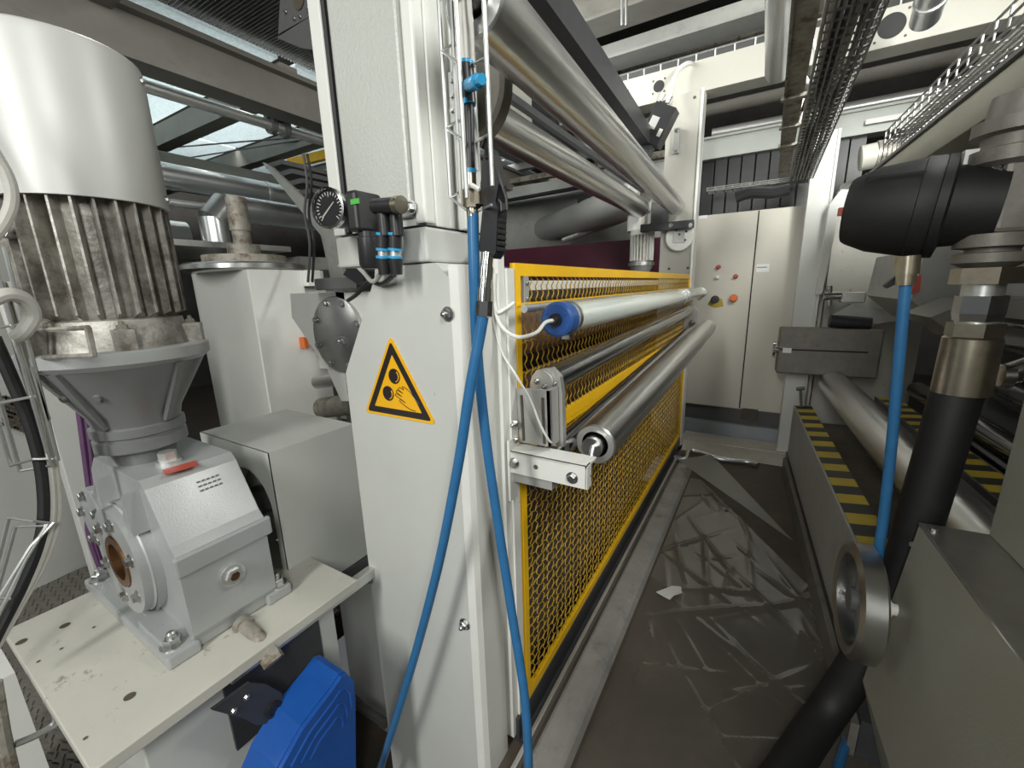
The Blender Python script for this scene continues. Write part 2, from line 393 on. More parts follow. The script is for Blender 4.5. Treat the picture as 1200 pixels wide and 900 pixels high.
roll('deflector_roll', (-1.05, 1.15, 2.222), (-1.05, 4.02, 2.205), .080, 'roll', 'lower overhead steel roll ending above the maroon panel', group='upper steel rolls')
b = B(); pm = at(764, 172, y=3.9); b.prism([pm, pm + V((-.075, 0, 0)), pm + V((-.075, 0, .13)), pm + V((0, 0, .13))], -dA * 3.2); solo('carrier_beam', b, 'blackpaint', 'long black beam running beside the upper steel roll', 'beam')
b = B(); b.box((-1.03, 1.15, 2.318), (-1.0, 3.95, 2.348)); solo('spreader_bar', b, 'blackpaint', 'thin black bar just above the lower overhead roll', 'bar')
b = B(); b.box((-1.38, 1.2, 2.45), (-1.35, 2.55, 2.68)); solo('cover_strip', b, 'cream', 'cream strip visible between the two overhead rolls', 'strip')
# ------------------------------------------------------------------ wire cable tray on the column
def wires(b, lines, r=.003, n=6):
    for l in lines: b.tube(l, r, n)
t = thing('wire_cable_tray', 'galvanised wire basket tray running up the grey column', 'cable tray', at(540, 235, y=.74))
def xz(px, py, y): return at(px, py, y=y)
yf, yb = .70, .765
VW = [((514, 0), (528, 232), yb), ((528.5, 0), (540, 232), yb), ((534, 0), (547, 232), yf), ((551, 0), (560, 200), yb), ((567, 0), (577, 218), yf)]
for (p, q, y_) in VW:
    a = xz(*p, y_); c = xz(*q, y_); top = a + (a - c) * 1.2
    b = B(); b.tube([top, c], .0042, 6); part('long_wire', b, 'galv', t)
for yy in (60, 150, 232):
    f = yy / 232
    P = [xz(514 + 14 * f, yy, yb), xz(534 + 13 * f, yy + 14, yf), xz(551 + 9 * f, yy + 16, yf), xz(567 + 9 * f, yy + 8, yf)]
    b = B(); b.tube([xz(514 + 14 * f, yy, yb), xz(528 + 12 * f, yy - 8, yb), xz(551 + 9 * f, yy - 12, yb)], .0028, 6)
    b.tube([P[0], P[1]], .0028, 6); b.tube([xz(551 + 9 * f, yy + 16, yb), P[3]], .0028, 6)
    part('cross_wire', b, 'galv', t)
b = B(); b.box(xz(525, 85, .785), xz(535, 145, .795)); part('mounting_plate', b, 'galv', t)
for py in (95, 113, 130): bolt(t, xz(530, py, .785), -Y_, .005, stud=False)
for k, (px, m_) in enumerate(((540, 'cablegrey'), (544, 'cablegrey'), (549, 'cablegrey'))):
    b = B(); b.tube(spline([at(px - 3, -110, y=.735), at(px, 0, y=.735), at(px + 1 + k, 40, y=.74), at(px + 4, 78, y=.74)]), .006, 8)
    solo('grey_cable', b, m_, ('left', 'middle', 'right')[k] + ' grey cable running down inside the column wire tray', 'cable', 'grey cables in the column tray')
# compressed air valve and hoses
t = thing('air_valve', 'black inline air valve with blue knob in wire tray', 'valve', at(549, 130, y=.73))
b = B(); b.cyl(at(546, 72, y=.73), at(550, 122, y=.73), .013, 14); b.cyl(at(549, 122, y=.73), at(551, 200, y=.73), .010, 12); part('valve_body', b, 'black', t)
for p, q, r in (((546, 72), (546, 76), .0145), ((548, 118), (549, 124), .0145), ((551, 198), (551, 203), .0125)): part('release_ring', B().cyl(at(*p, y=.73), at(*q, y=.73), r, 14), 'lightblue', t)
c = at(550, 100, y=.72); q = at(560, 95, y=.69)
b = B(); b.cyl(c, q, .012, 12); b.cyl(q, q + (q - c) * .45, .009, 8); part('knob', b, 'lightblue', t, 'bright blue turning knob')
b = B(); b.cyl(at(551, 203, y=.73), at(552, 222, y=.73), .0115, 12); b.lathe(at(552, 222, y=.73), -Z_, [(0, .018), (.035, .018)], 6, False); b.cyl(at(553, 240, y=.73), at(554, 254, y=.73), .012, 12)
b.box(at(545, 225, y=.735), at(562, 238, y=.72)); part('brass_fitting', b, 'nickel', t)
b = B(); b.tube([at(545, 221, y=.715), at(553, 217, y=.712), at(562, 222, y=.715)], .005, 6); part('cable_tie', b, 'cablewhite', t)
HR = .0118
b = B(); b.tube(spline([at(554, 250, y=.73), at(556, 330, y=.73), at(559, 410, y=.745), at(569, 510, y=.755), at(583, 610, y=.76), at(600, 720, y=.76), at(616, 830, y=.74), at(620, 950, y=.72), at(616, 1010, y=.72)]), HR, 12)
solo('air_hose', b, 'hose', 'blue hose from the brass fitting down the column edge by the fence', 'hose')
b = B(); b.tube(spline([at(568, 360, y=.715), at(561, 400, y=.71), at(550, 460, y=.70), at(536, 550, y=.69), at(512, 670, y=.68), at(480, 790, y=.67), at(449, 890, y=.66), at(425, 970, y=.66)]), HR, 12)
solo('air_hose', b, 'hose', 'blue hose from the air gun coupler sweeping left across grey column', 'hose')
# air blow gun
t = thing('air_blow_gun', 'black air blow gun hanging upside down beside the blue hose', 'air gun', at(572, 300, y=.72))
yg = .735
gp = lambda pts, y_: [at(px, py, y=y_) for px, py in pts]
b = B(); b.prism(gp([(567, 178), (573, 172), (577, 180), (584, 215), (580, 240), (562, 242), (563, 215)], yg), (0, .03, 0)); part('gun_body', b, 'black', t)
b = B(); b.prism(gp([(566, 240), (580, 236), (583, 245), (581, 296), (576, 303), (562, 294), (561, 288)], yg - .005), (0, .035, 0)); part('grip', b, 'black', t)
for k in range(7):
    b = B(); y0 = 246 + k * 7; b.prism(gp([(581, y0), (584, y0 + 3), (584, y0 + 6), (581, y0 + 5)], yg - .002), (0, .03, 0)); part('grip_rib', b, 'blackmatt', t)
b = B(); b.tube(gp([(577, 180), (584, 205), (593, 232), (594, 246), (588, 248), (587, 238), (582, 232)], yg + .01), .0035, 6); part('trigger', b, 'black', t)
b = B(); b.tube(gp([(565, 174), (571, 160), (569, 176), (571, 186)], yg), .004, 6); part('hook', b, 'black', t)
b = B()
p0, p1 = at(571, 302, y=.73), at(568, 338, y=.72); p2 = at(567, 368, y=.715)
b.cyl(p0 + (p0 - p1) * .15, p1, .0125, 14); b.cyl(p1, p1 + (p2 - p1) * .5, .0145, 14); b.lathe(p1 + (p2 - p1) * .5, p2 - p1, [(0, .017), (.03, .017), (.034, .01)], 6, False)
b.cyl(p0 + (p1 - p0) * .3, p0 + (p1 - p0) * .7, .0145, 14)
part('quick_coupler', b, 'chrome', t, 'shiny metal quick coupler')
# pressure regulator with gauge
t = thing('pressure_regulator', 'black air pressure regulator with round gauge on grey column', 'regulator', at(420, 300, y=.74))
gc = at(385, 244, y=.69); ga = V((.22, -.97, .02)).normalized()
b = B(); b.lathe(gc - ga * .045, ga, [(0, 0), (0, .040), (.04, .044)], 32); part('gauge_case', b, 'black', t)
b = B(); b.lathe(gc, ga, [(-.008, .047), (.004, .047), (.006, .042), (.002, .041)], 36); part('gauge_bezel', b, 'chrome', t)
b = B(); b.lathe(gc, ga, [(-.003, .041), (-.003, 0)], 32); dial = part('dial', b, 'black', t)
_, gx, gy = frame(ga)
b = B()
for k in range(21):
    a = math.radians(-45 + 270 * k / 20); rr = .030 if k % 5 else .026
    p = gc - ga * .0022; d = gx * math.cos(a) + gy * math.sin(a); s_ = gx * -math.sin(a) + gy * math.cos(a)
    b.quad(p + d * rr - s_ * .0008, p + d * rr + s_ * .0008, p + d * .037 + s_ * .0008, p + d * .037 - s_ * .0008)
part('tick_marks', b, 'label', dial)
b = B(); d = (at(392, 236, y=.70) - at(383, 254, y=.70)); d = (d - ga * d.dot(ga)).normalized(); s_ = ga.cross(d); p = gc - ga * .0012
b.quad(p - d * .030 - s_ * .0022, p - d * .030 + s_ * .0022, p + d * .020 + s_ * .0012, p + d * .020 - s_ * .0012); part('needle', b, 'cream', dial)
b = B(); b.lathe(gc, ga, [(.003, .041), (.003, 0)], 32); part('gauge_glass', b, 'glass', t)
b = B(); b.box(at(408, 272, y=.70), at(447, 228, y=.78), .008); part('regulator_body', b, 'black', t)
b = B(); c = at(431, 272, y=.735); b.lathe(c, -Z_, [(0, .022), (.012, .022), (.014, .026), (.075, .027), (.085, .022), (.085, 0)], 20, True); part('adjusting_knob', b, 'black', t)
b = B(); p = at(411, 240, y=.698); q = at(420, 232, y=.698); b.box(p, q + V((0, .002, 0))); part('green_label', b, 'green', t)
for k, px in enumerate((449, 463)):
    y_ = .715 if k == 0 else .725
    b = B(); c = at(px, 246, y=y_); b.cyl(c + V((.0, 0, .012)), c - Z_ * .055, .015, 14); part('elbow_fitting', b, 'black', t)
    for q in (273, 291, 300): part('release_ring', B().cyl(at(px, q, y=y_), at(px, q + 3, y=y_), .0165, 14), 'lightblue', t)
    part('flow_valve', B().cyl(at(px, 276, y=y_), at(px, 291, y=y_), .015, 14), 'black', t); part('lower_elbow', B().cyl(at(px, 304, y=y_), at(px + 2, 322, y=y_), .017, 14, .013), 'black', t)
    b = B(); b.cyl(at(px, 294, y=y_), at(px, 300, y=y_), .012, 12); part('clear_sleeve', b, 'alu', t)
b = B(); p = at(440, 242, y=.71); q = at(470, 240, y=.70); b.cyl(p, q, .017, 16); part('cross_fitting', b, 'black', t)
b = B(); d = (q - p).normalized(); b.cyl(q - d * .016, q + d * .002, .0185, 18); part('end_cap', b, 'nickel', t)
for pts, m_, lab in (([(448, 318), (437, 330), (425, 318), (412, 308), (398, 312)], 'cablegrey', 'grey air tube looping from the regulator fitting behind the column'), ([(462, 322), (447, 333), (432, 330), (418, 345), (408, 352)], 'black', 'black air tube drooping from the lower regulator fitting')):
    b = B(); b.tube(spline([at(px, py, y=.76 + .02 * i) for i, (px, py) in enumerate(pts)]), .006, 8); solo('air_tube', b, m_, lab, 'tube')
# ------------------------------------------------------------------ yellow guard fence
XF = -.61
def fence(name, y0, y1, z0, z1, label, ft, fb, nh, pitch):
    t = thing(name, label, 'guard fence', (XF, y0, z0), 'yellow mesh guards')
    for nm, a, c in (('top_rail', (y0, z1 - ft), (y1, z1)), ('bottom_rail', (y0, z0), (y1, z0 + fb)), ('side_stile', (y0, z0 + fb), (y0 + .028, z1 - ft)), ('side_stile', (y1 - .03, z0 + fb), (y1, z1 - ft))):
        b = B(); b.box((XF - .012, a[0], a[1]), (XF + .006, c[0], c[1])); part(nm, b, 'yellow', t)
    b = B(); amp = pitch * .20
    zz0, zz1 = z0 + fb, z1 - ft
    n = int((y1 - y0 - .06) / pitch)
    step = pitch / 4
    for i in range(n + 1):
        y = y0 + .028 + (y1 - y0 - .058) * i / n
        k = int((zz1 - zz0) / step)
        b.tube([(XF - .004 + .002 * math.cos(j * math.pi / 2), y + amp * (1 if i % 2 or nh < 9 else -1) * math.sin(j * math.pi / 2 ), zz0 + (zz1 - zz0) * j / k) for j in range(k + 1)], .0021, 4, cap=False)
    for i in range(1, nh):
        z = zz0 + (zz1 - zz0) * i / nh
        k = int((y1 - y0 - .058) / step)
        b.tube([(XF - .006, y0 + .028 + (y1 - y0 - .058) * j / k, z + amp * .4 * (1 if i % 2 else -1) * math.sin(j * math.pi / 2)) for j in range(k + 1)], .0021, 4, cap=False)
    part('wire_mesh', b, 'wire', t, 'crimped yellow wire mesh', 'stuff')
    return t
FY1 = 4.08
ft = fence('mesh_guard', 1.03, FY1, 1.06, 1.615, 'upper yellow guard fence of crimped wire behind the tube lamp', .035, .042, 5, .038)
fence('mesh_guard', 1.04, FY1, .10, 1.055, 'lower yellow guard fence of crimped wire reaching down to the floor rail', .012, .035, 23, .041)
b = B(); b.box((XF + .002, 1.034, 1.497), (XF + .01, FY1 - .03, 1.505)); part('tie_bar', b, 'yellow', ft)
b = B(); b.box((XF - .003, 1.075, 1.50), (XF + .009, 1.10, 1.58)); part('hinge_tab', b, 'midgrey', ft); 
for z in (1.515, 1.56): bolt(ft, (XF + .01, 1.088, z), X_, .005, stud=False)
# inside of the machine behind the fence
roll('coating_roll', (-1.0, 1.1, 1.36), (-1.0, 4.0, 1.36), .13, 'brownroll', 'brown rubber roll behind the upper guard fence', end='interior')
roll('coating_roll', (-1.05, 1.1, .92), (-1.05, 4.0, .92), .19, 'brownroll', 'dark brown roll behind the lower guard fence', end='interior')
b = B(); b.box((-1.0, 1.1, 1.535), (-.86, 4.0, 1.575)); solo('inner_crossbar', b, 'white', 'pale bar seen through the top of the yellow fence', 'bar')
b = B(); b.prism([(-.75, 1.08, 0.02), (-.72, 1.08, .05), (-1.35, 1.08, .75), (-1.38, 1.08, .72)], (0, 2.95, 0)); solo('drip_tray', b, 'interior', 'dirty brown sloping tray behind the lower guard fence', 'tray')
b = B(); b.box((-1.09, 1.035, 0), (-.665, 1.05, 1.5)); solo('inner_end_panel', b, 'interior', 'added dark panel blocking stray lamp light at the near end behind the column', 'panel')  # added to stop front lamp light leaking onto the tray behind the fence
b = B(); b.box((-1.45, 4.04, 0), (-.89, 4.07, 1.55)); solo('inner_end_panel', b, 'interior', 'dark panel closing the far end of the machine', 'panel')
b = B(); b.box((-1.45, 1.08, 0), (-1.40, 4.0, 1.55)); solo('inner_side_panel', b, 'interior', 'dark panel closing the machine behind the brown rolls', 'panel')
# ------------------------------------------------------------------ tube lamp
LX, LZ, LR = -.50, 1.458, .044
t = thing('tube_lamp', 'long white tube lamp with blue end cap before yellow fence', 'lamp', (LX, 1.07, LZ))
b = B(); b.lathe((LX, 1.10, LZ), Y_, [(0, LR), (2.98, LR), (3.0, LR * .9), (3.0, 0)], 36); part('lamp_tube', b, 'lampwhite', t)
b = B(); b.lathe((LX, 1.07, LZ), Y_, [(0, 0), (0, .042), (.006, .049), (.05, .049), (.05, .04)], 36); part('end_cap', b, 'capblue', t, 'blue plastic end cap')
b = B(); b.lathe((LX, 1.07, LZ), -Y_, [(-.001, .018), (.012, .018), (.012, .013), (.022, .012), (.022, 0)], 20); part('cable_gland', b, 'black', t)
for k in range(3):
    a = k * 2.1 + .5; bolt(t, (LX + .032 * math.cos(a), 1.0705, LZ + .032 * math.sin(a)), -Y_, .0035, 'capblue', 'cap_screw', False)
for y in (1.135, 3.0, 3.12, 3.95):
    b = B(); b.lathe((LX, y, LZ), Y_, [(0, LR), (0, LR + .005), (.018, LR + .005), (.018, LR)], 36); b.box((LX - .10, y + .003, LZ - .012), (LX - LR, y + .015, LZ + .012)); b.box((LX - .012, y, LZ - LR - .018), (LX + .012, y + .018, LZ - LR))
    part('clip', b, 'steel', t)
b = B(); b.cyl((-.565, 1.005, 1.492), (-.565, 4.0, 1.492), .0115, 14); solo('steel_conduit', b, 'galv', 'thin steel conduit running behind the white tube lamp', 'conduit')
b = B(); b.tube(spline([(LX, 1.05, LZ), (LX - .01, 1.02, LZ - .004), at(628, 390, y=.98), at(607, 395, y=.96), at(590, 385, y=.95), at(581, 367, y=.95), at(579, 340, y=.95), at(580, 320, y=.95)]), .0052, 8)
solo('lamp_cable', b, 'cablewhite', 'thick white cable looping from the blue lamp cap', 'cable')
b = B(); b.tube(spline([at(602, 355, y=1.0), at(592, 362, y=.97), at(583, 366, y=.95), at(579, 352, y=.95)]), .0052, 8); solo('conduit_cable', b, 'cablewhite', 'white cable coming out of the conduit end', 'cable')
b = B(); b.tube(spline([at(577, 340, y=.95), at(578, 375, y=.95), at(588, 412, y=.955), at(606, 442, y=.96), at(622, 470, y=.97), at(632, 495, y=.98), at(642, 514, y=1.0), at(650, 522, y=1.06)]), .0033, 8); solo('sensor_cable', b, 'cablewhite', 'thin white cable hanging across the slotted bracket plate', 'cable')
# ------------------------------------------------------------------ roller bracket, arm and rolls
t = thing('roller_bracket', 'grey slotted roller bracket bolted to arm before yellow fence', 'bracket', at(630, 545, y=1.05))
ya = 1.02
P = [at(px, py, y=ya) for px, py in ((605, 455), (644, 458), (646, 524), (609, 518))]
b = B(); b.prism(P, (0, .012, 0)); b.prism([P[1] + V((-.010, 0, 0)), P[1], P[2], P[2] + V((-.010, 0, 0))], (0, .055, 0)); sp_ = part('slot_plate', b, 'midgrey', t)
for (pa, pb) in (((611, 463), (614, 516)), ((636, 466), (638, 520))):
    b = B(); a, c = at(*pa, y=ya - .0015), at(*pb, y=ya - .0015); b.tube([a, c], .0042, 8); part('slot', b, 'interior', sp_)
P = [at(px, py, y=ya + .06) for px, py in ((621, 520), (621, 448), (628, 434), (646, 431), (656, 442), (659, 462), (660, 524))]
b = B(); b.prism(P, (0, .022, 0)); part('bearing_plate', b, 'alu', t)
b = B(); c = at(636, 448, y=ya + .058); b.lathe(c, -Y_, [(0, .036), (.008, .036), (.008, 0)], 28); part('bearing_cap', b, 'alu', t)
for px, py, r in ((629, 447, .007), (638, 453, .006), (650, 450, .0045)): bolt(t, at(px, py, y=ya + .048), -Y_, r)
bolt(t, at(603, 497, y=1.0), -Y_, .011)
bolt(t, at(604, 516, y=.99), -Y_, .008, stud=False)
yr = .965
P = [at(px, py, y=yr) for px, py in ((598, 520), (688, 536), (688, 563), (598, 548))]
P[0].x = P[3].x = -.605; P[1].x = P[2].x = -.365; P[0].z = P[1].z = 1.087; P[2].z = P[3].z = 1.022
b = B(); b.prism(P, (0, .006, 0)); b.box((-.605, yr, 1.081), (-.365, yr + .075, 1.087)); b.box((-.369, yr, 1.022), (-.363, yr + .03, 1.087)); part('arm', b, 'white', t)
for x in (-.585, -.405): bolt(t, (x, yr - .0005, 1.054 - (.006 if x > -.5 else 0)), -Y_, .0125, stud=False)
b = B(); b.lathe((-.515, yr - .001, 1.056), -Y_, [(0, .007), (.0005, .007), (.0005, 0)], 12); part('hole', b, 'interior', t)
b = B(); b.box((-.60, yr + .01, .99), (-.47, yr + .06, 1.02)); part('lower_clamp', b, 'midgrey', t)
b = B(); b.box((-.606, .96, .93), (-.598, 1.01, 1.12)); part('mount', b, 'white', t)
R1a = at(640, 448, y=1.11); R1b = at(806, 364, y=3.85)
roll('guide_roll', R1a, R1b, .043, 'rolldark', 'upper dark chrome guide roll held by the slotted bracket', ext=.01, group='guide rolls by the fence')
R2a = at(655, 525, y=1.13); R2b = at(809, 386, y=3.82)
roll('guide_roll', R2a, R2b, .036, 'rolldark', 'lower dark chrome guide roll between yellow rail and large steel roll', group='guide rolls by the fence')
R3a = at(697, 521, y=1.19); R3b = at(828, 384, y=3.6)
roll('winding_roll', R3a, R3b, .066, 'roll', 'large bright steel roll at the end of the grey arm', end='alu', shaft=.5, ext=.03)
b = B(); d = (R3b - R3a).normalized(); b.cyl(V((-.372, yr + .02, 1.052)), R3a + V((-.006, 0, 0)), .011, 12); solo('roll_journal', b, 'chrome', 'short shiny journal between arm and large steel roll', 'shaft')
t = thing('roller_bracket', 'far grey bracket carrying the guide rolls beside the beige cabinet', 'bracket', at(815, 390, y=3.9))
b = B(); P = [at(px, py, y=3.86) for px, py in ((800, 396), (803, 362), (814, 359), (818, 364), (817, 390), (812, 398))]; b.prism(P, (0, .03, 0)); part('bearing_plate', b, 'alu', t)
bolt(t, at(811, 378, y=3.855), -Y_, .02)
# ------------------------------------------------------------------ floor rails, film
b = B(); b.box((-.625, .97, .0), (-.60, 4.12, .10)); b.box((-.60, .97, .0), (-.575, 4.12, .006)); solo('kick_plate', b, 'blackpaint', 'black strip along the bottom of the yellow fence', 'strip')
b = B(); b.box((-.572, .55, .0), (-.556, 3.75, .042), .003); solo('guide_rail', b, 'alu', 'narrow steel rail along the floor beside the fence', 'rail')
b = B(); b.prism([(-.535, .3, 0), (-.535, .3, .03), (-.525, .3, .036), (-.455, .3, .032), (-.43, .3, .018), (-.415, .3, .0)], (0, 3.3, 0)); solo('floor_beam', b, 'worn', 'worn grey steel beam lying along the floor beside rail', 'beam')
def film():
    b = B(); nx, ny = 90, 260
    rnd = random.Random(3)
    folds = [(rnd.uniform(-.35, .40), rnd.uniform(.9, 3.2), rnd.choice((1.57, 1.2, -.9, 1.9, .7)) + rnd.uniform(-.35, .35), rnd.uniform(.004, .013), rnd.uniform(.08, .32)) for _ in range(60)]
    vs = []
    for j in range(ny + 1):
        fy = j / ny; y = .55 + fy * 2.85
        xl, xr = -.40 - .08 * max(0, fy - .9) * 10 * 0, (.42 if y < 2.2 else .42 - (y - 2.2) * .62)
        for i in range(nx + 1):
            x = xl + (xr - xl) * i / nx
            z = .010
            for cx, cy, a, h, ln in folds:
                dx, dy = x - cx, y - cy
                u = dx * math.cos(a) + dy * math.sin(a); v = -dx * math.sin(a) + dy * math.cos(a)
                z += h * math.exp(-(v / .013) ** 2 - (u / ln) ** 2)
            z += .0015 * math.sin(x * 23 + y * 7) * math.sin(y * 11)
            vs.append((x, y, max(z, .004)))
    b.add(vs, [(j * (nx + 1) + i, j * (nx + 1) + i + 1, (j + 1) * (nx + 1) + i + 1, (j + 1) * (nx + 1) + i) for j in range(ny) for i in range(nx)], True)
    t = solo('plastic_film', b, 'film', 'crumpled clear plastic film spread over the dark aisle floor', 'plastic sheet')
    b = B(); P = [at(px, py, z=.02) for px, py in ((793, 545), (830, 538), (930, 638), (880, 608), (810, 572))]
    n = 8; fan = []
    for q in P: fan.append(q + V((0, 0, rnd.uniform(0, .02))))
    b.add(fan, [(0, 1, 2, 3, 4)]); b.add([fan[0] + V((0, 0, .035)), fan[1] + V((.02, 0, .045)), fan[2] + V((0, 0, .005))], [(0, 1, 2)])
    part('folded_corner', b, 'film', t)
film()
b = B(); pp = [(769, 694), (780, 690), (787, 687), (798, 688), (799, 695), (790, 698), (785, 703), (779, 700)]
b.prism([at(px, py, z=.028) for px, py in pp], (0, 0, .003)); solo('paper_scrap', b, 'paper', 'torn scrap of pale paper on the plastic film', 'paper')
b = B(); b.tube(spline([at(790, 536, z=.03), at(803, 538, z=.03), at(806, 530, z=.05), at(815, 529, z=.05), at(845, 538, z=.03), at(875, 541, z=.03), at(888, 545, z=.03)]), .024, 12); solo('floor_hose', b, 'duct', 'short bent metal hose lying on the floor before cabinet', 'hose')
# ================================================================== LEFT: gear motor on its plate
ZP = .69
MX, MY = -1.42, .40
gm = thing('gear_motor', 'large grey vertical electric motor on silver gearbox, finned and oily', 'gear motor', (MX, MY, ZP))
mc = V((MX, MY, 0))
b = B(); b.lathe(mc, Z_, [(1.765, .146), (1.765, .157), (2.065, .157), (2.08, .154), (2.085, .148), (2.085, 0)], 56); b.lathe(mc, Z_, [(1.765, .146), (1.80, .146)], 56)
cw = part('fan_cowl', b, 'cowl', gm, 'smooth grey fan cowl')
for a, z in ((52, 2.05), (56, 1.79), (-140, 1.79)):
    d = V((math.cos(math.radians(a)), math.sin(math.radians(a)), 0)); bolt(cw, mc + d * .157 + Z_ * z, d, .006, stud=False)
b = B(); b.lathe(mc, Z_, [(1.44, .118), (1.80, .118), (1.80, 0)], 40); part('stator_body', b, 'fins', gm)
nf = 26
for i in range(nf):
    a = 2 * math.pi * i / nf + .05; d = V((math.cos(a), math.sin(a), 0)); s_ = V((-d.y, d.x, 0))
    if 3.5 < (a % (2 * math.pi)) < 3.95: continue
    r0, r1 = .115, .150 + .003 * math.sin(i * 3)
    b = B(); b.add([mc + d * r0 - s_ * .005 + Z_ * 1.50, mc + d * r0 + s_ * .005 + Z_ * 1.50, mc + d * r1 + s_ * .0022 + Z_ * 1.515, mc + d * r1 - s_ * .0022 + Z_ * 1.515,
                    mc + d * r0 - s_ * .005 + Z_ * 1.79, mc + d * r0 + s_ * .005 + Z_ * 1.79, mc + d * r1 + s_ * .0022 + Z_ * 1.765, mc + d * r1 - s_ * .0022 + Z_ * 1.765],
                   [(0, 3, 2, 1), (4, 5, 6, 7), (0, 1, 5, 4), (1, 2, 6, 5), (2, 3, 7, 6), (3, 0, 4, 7)])
    part('cooling_fin', b, 'fins', gm)
# terminal side: smooth cast pad and cable entry
b = B(); a = 3.72; d = V((math.cos(a), math.sin(a), 0)); s_ = V((-d.y, d.x, 0))
b.prism([mc + d * .11 - s_ * .05 + Z_ * 1.50, mc + d * .11 + s_ * .05 + Z_ * 1.50, mc + d * .158 + s_ * .035 + Z_ * 1.52, mc + d * .158 - s_ * .035 + Z_ * 1.52], (0, 0, .16)); part('terminal_pad', b, 'fins', gm)
b = B(); e = at(-4, 268, x=-1.36); b.cyl(mc + d * .10 + Z_ * 1.70, e, .017, 14); part('cable_entry', b, 'alu', gm)
b = B(); b.lathe(mc, Z_, [(1.432, .0), (1.432, .150), (1.50, .138), (1.505, .12)], 48); part('end_shield', b, 'fins', gm)
# lugs on the flange
for a in (-12, 58, -78, -150, 120):
    d = V((math.cos(math.radians(a)), math.sin(math.radians(a)), 0)); s_ = V((-d.y, d.x, 0))
    b = B(); b.prism([mc + d * .13 - s_ * .022 + Z_ * 1.43, mc + d * .13 + s_ * .022 + Z_ * 1.43, mc + d * .178 + s_ * .018 + Z_ * 1.43, mc + d * .178 - s_ * .018 + Z_ * 1.43], (0, 0, .05)); part('flange_lug', b, 'fins', gm)
    bolt(gm, mc + d * .155 + Z_ * 1.48, Z_, .011, 'rust')
# open terminal frame seen above the flange
fr = B(); P = [at(px, py, y=.245) for px, py in ((31, 388), (103, 384), (110, 417), (36, 420))]
for i in range(4): fr.tube([P[i], P[(i + 1) % 4]], .005, 6)
part('cast_window_rim', fr, 'fins', gm)
b = B(); b.lathe(mc, Z_, [(1.390, 0), (1.390, .172), (1.402, .186), (1.428, .186), (1.432, .18), (1.432, 0)], 56); part('flange', b, 'silverpaint', gm)
b = B(); b.lathe(mc, Z_, [(1.232, .092), (1.26, .098), (1.392, .172)], 56); part('adapter_cone', b, 'cone', gm)
for a in (-58, 20, 150):
    d = V((math.cos(math.radians(a)), math.sin(math.radians(a)), 0)); s_ = V((-d.y, d.x, 0))
    b = B(); b.prism([mc + d * .09 - s_ * .008 + Z_ * 1.235, mc + d * .102 - s_ * .008 + Z_ * 1.235, mc + d * .181 - s_ * .008 + Z_ * 1.39, mc + d * .16 - s_ * .008 + Z_ * 1.39], s_ * .016); part('cone_rib', b, 'cone', gm)
for a in (-75, -42):
    d = V((math.cos(math.radians(a)), math.sin(math.radians(a)), .0)); b = B(); b.lathe(mc + d * .135 + Z_ * 1.325, d - Z_ * .4, [(0, .009), (.007, .008), (.007, 0)], 12); part('cone_boss', b, 'cone', gm)
b = B(); b.lathe(mc, Z_, [(1.120, .062), (1.155, .072), (1.168, .098), (1.195, .098), (1.198, .093), (1.204, .093), (1.207, .099), (1.228, .099), (1.232, .092)], 48); part('neck', b, 'cone', gm)
# gearbox housing
prof = [(-1.655, .722), (-1.135, .722), (-1.130, .735), (-1.130, .955), (-1.150, .975), (-1.225, 1.105), (-1.245, 1.125), (-1.55, 1.125), (-1.60, 1.08), (-1.655, .93)]
b = B(); b.prism([(x, .325, z) for x, z in prof], (0, .205, 0)); hs = part('gearbox_housing', b, 'silverpaint', gm)
b = B(); b.box((-1.14, .318, .90), (-1.124, .545, .953), .006); part('casting_ledge', b, 'silverpaint', hs)
b = B(); b.box((-1.70, .265, ZP), (-1.125, .335, .722), .006); b.box((-1.70, .50, ZP), (-1.125, .57, .722), .006); b.box((-1.64, .3, ZP + .005), (-1.14, .54, .724)); part('foot', b, 'silverpaint', gm)
b = B(); b.prism([(-1.31, .275, .722), (-1.17, .275, .722), (-1.17, .33, .722), (-1.31, .33, .722)], (0, 0, .02)); part('foot_pad', b, 'silverpaint', gm)
for x, y in ((-1.17, .295), (-1.66, .295), (-1.155, .545)): bolt(gm, (x, y, .722), Z_, .020)
# bearing cover with hollow bronze shaft, facing the camera side
fc = V((-1.375, .305, .888))
b = B(); b.lathe(fc, -Y_, [(-.02, .150), (.0, .150), (.004, .146), (.022, .144), (.022, .072), (.010, .070)], 40); bc = part('bearing_cover', b, 'silverpaint', gm)
b = B(); b.lathe(fc, -Y_, [(.010, .07), (.026, .07), (.026, .05), (-.03, .05)], 32); part('shaft_sleeve', b, 'brass', gm)
b = B(); b.lathe(fc, -Y_, [(-.028, .05), (-.028, 0)], 32); part('bore', b, 'interior', gm)
for k in range(6):
    a = math.radians(20 + 60 * k); bolt(bc, fc + V((math.cos(a) * .110, -.022, math.sin(a) * .110)), -Y_, .013, stud=False)
b = B(); b.lathe(fc + V((0, .0, 0)), Y_, [(0, .155), (.03, .155), (.04, .12)], 40); part('boss', b, 'silverpaint', gm)
sc2 = V((-1.56, .30, .95))
b = B(); b.lathe(sc2, -Y_, [(-.02, .092), (.004, .092), (.008, .086), (.008, 0)], 32); c2 = part('input_cover', b, 'silverpaint', gm)
for k in range(5):
    a = math.radians(72 * k + 30); bolt(c2, sc2 + V((math.cos(a) * .070, -.008, math.sin(a) * .070)), -Y_, .012, stud=False)
for x, dx in ((-1.30, .055), (-1.47, .05)):
    b = B(); b.prism([(x, .326, .995), (x + dx, .326, .995), (x + dx * .8, .326, 1.10)], (0, -.035, 0)); part('gusset', b, 'silverpaint', gm)
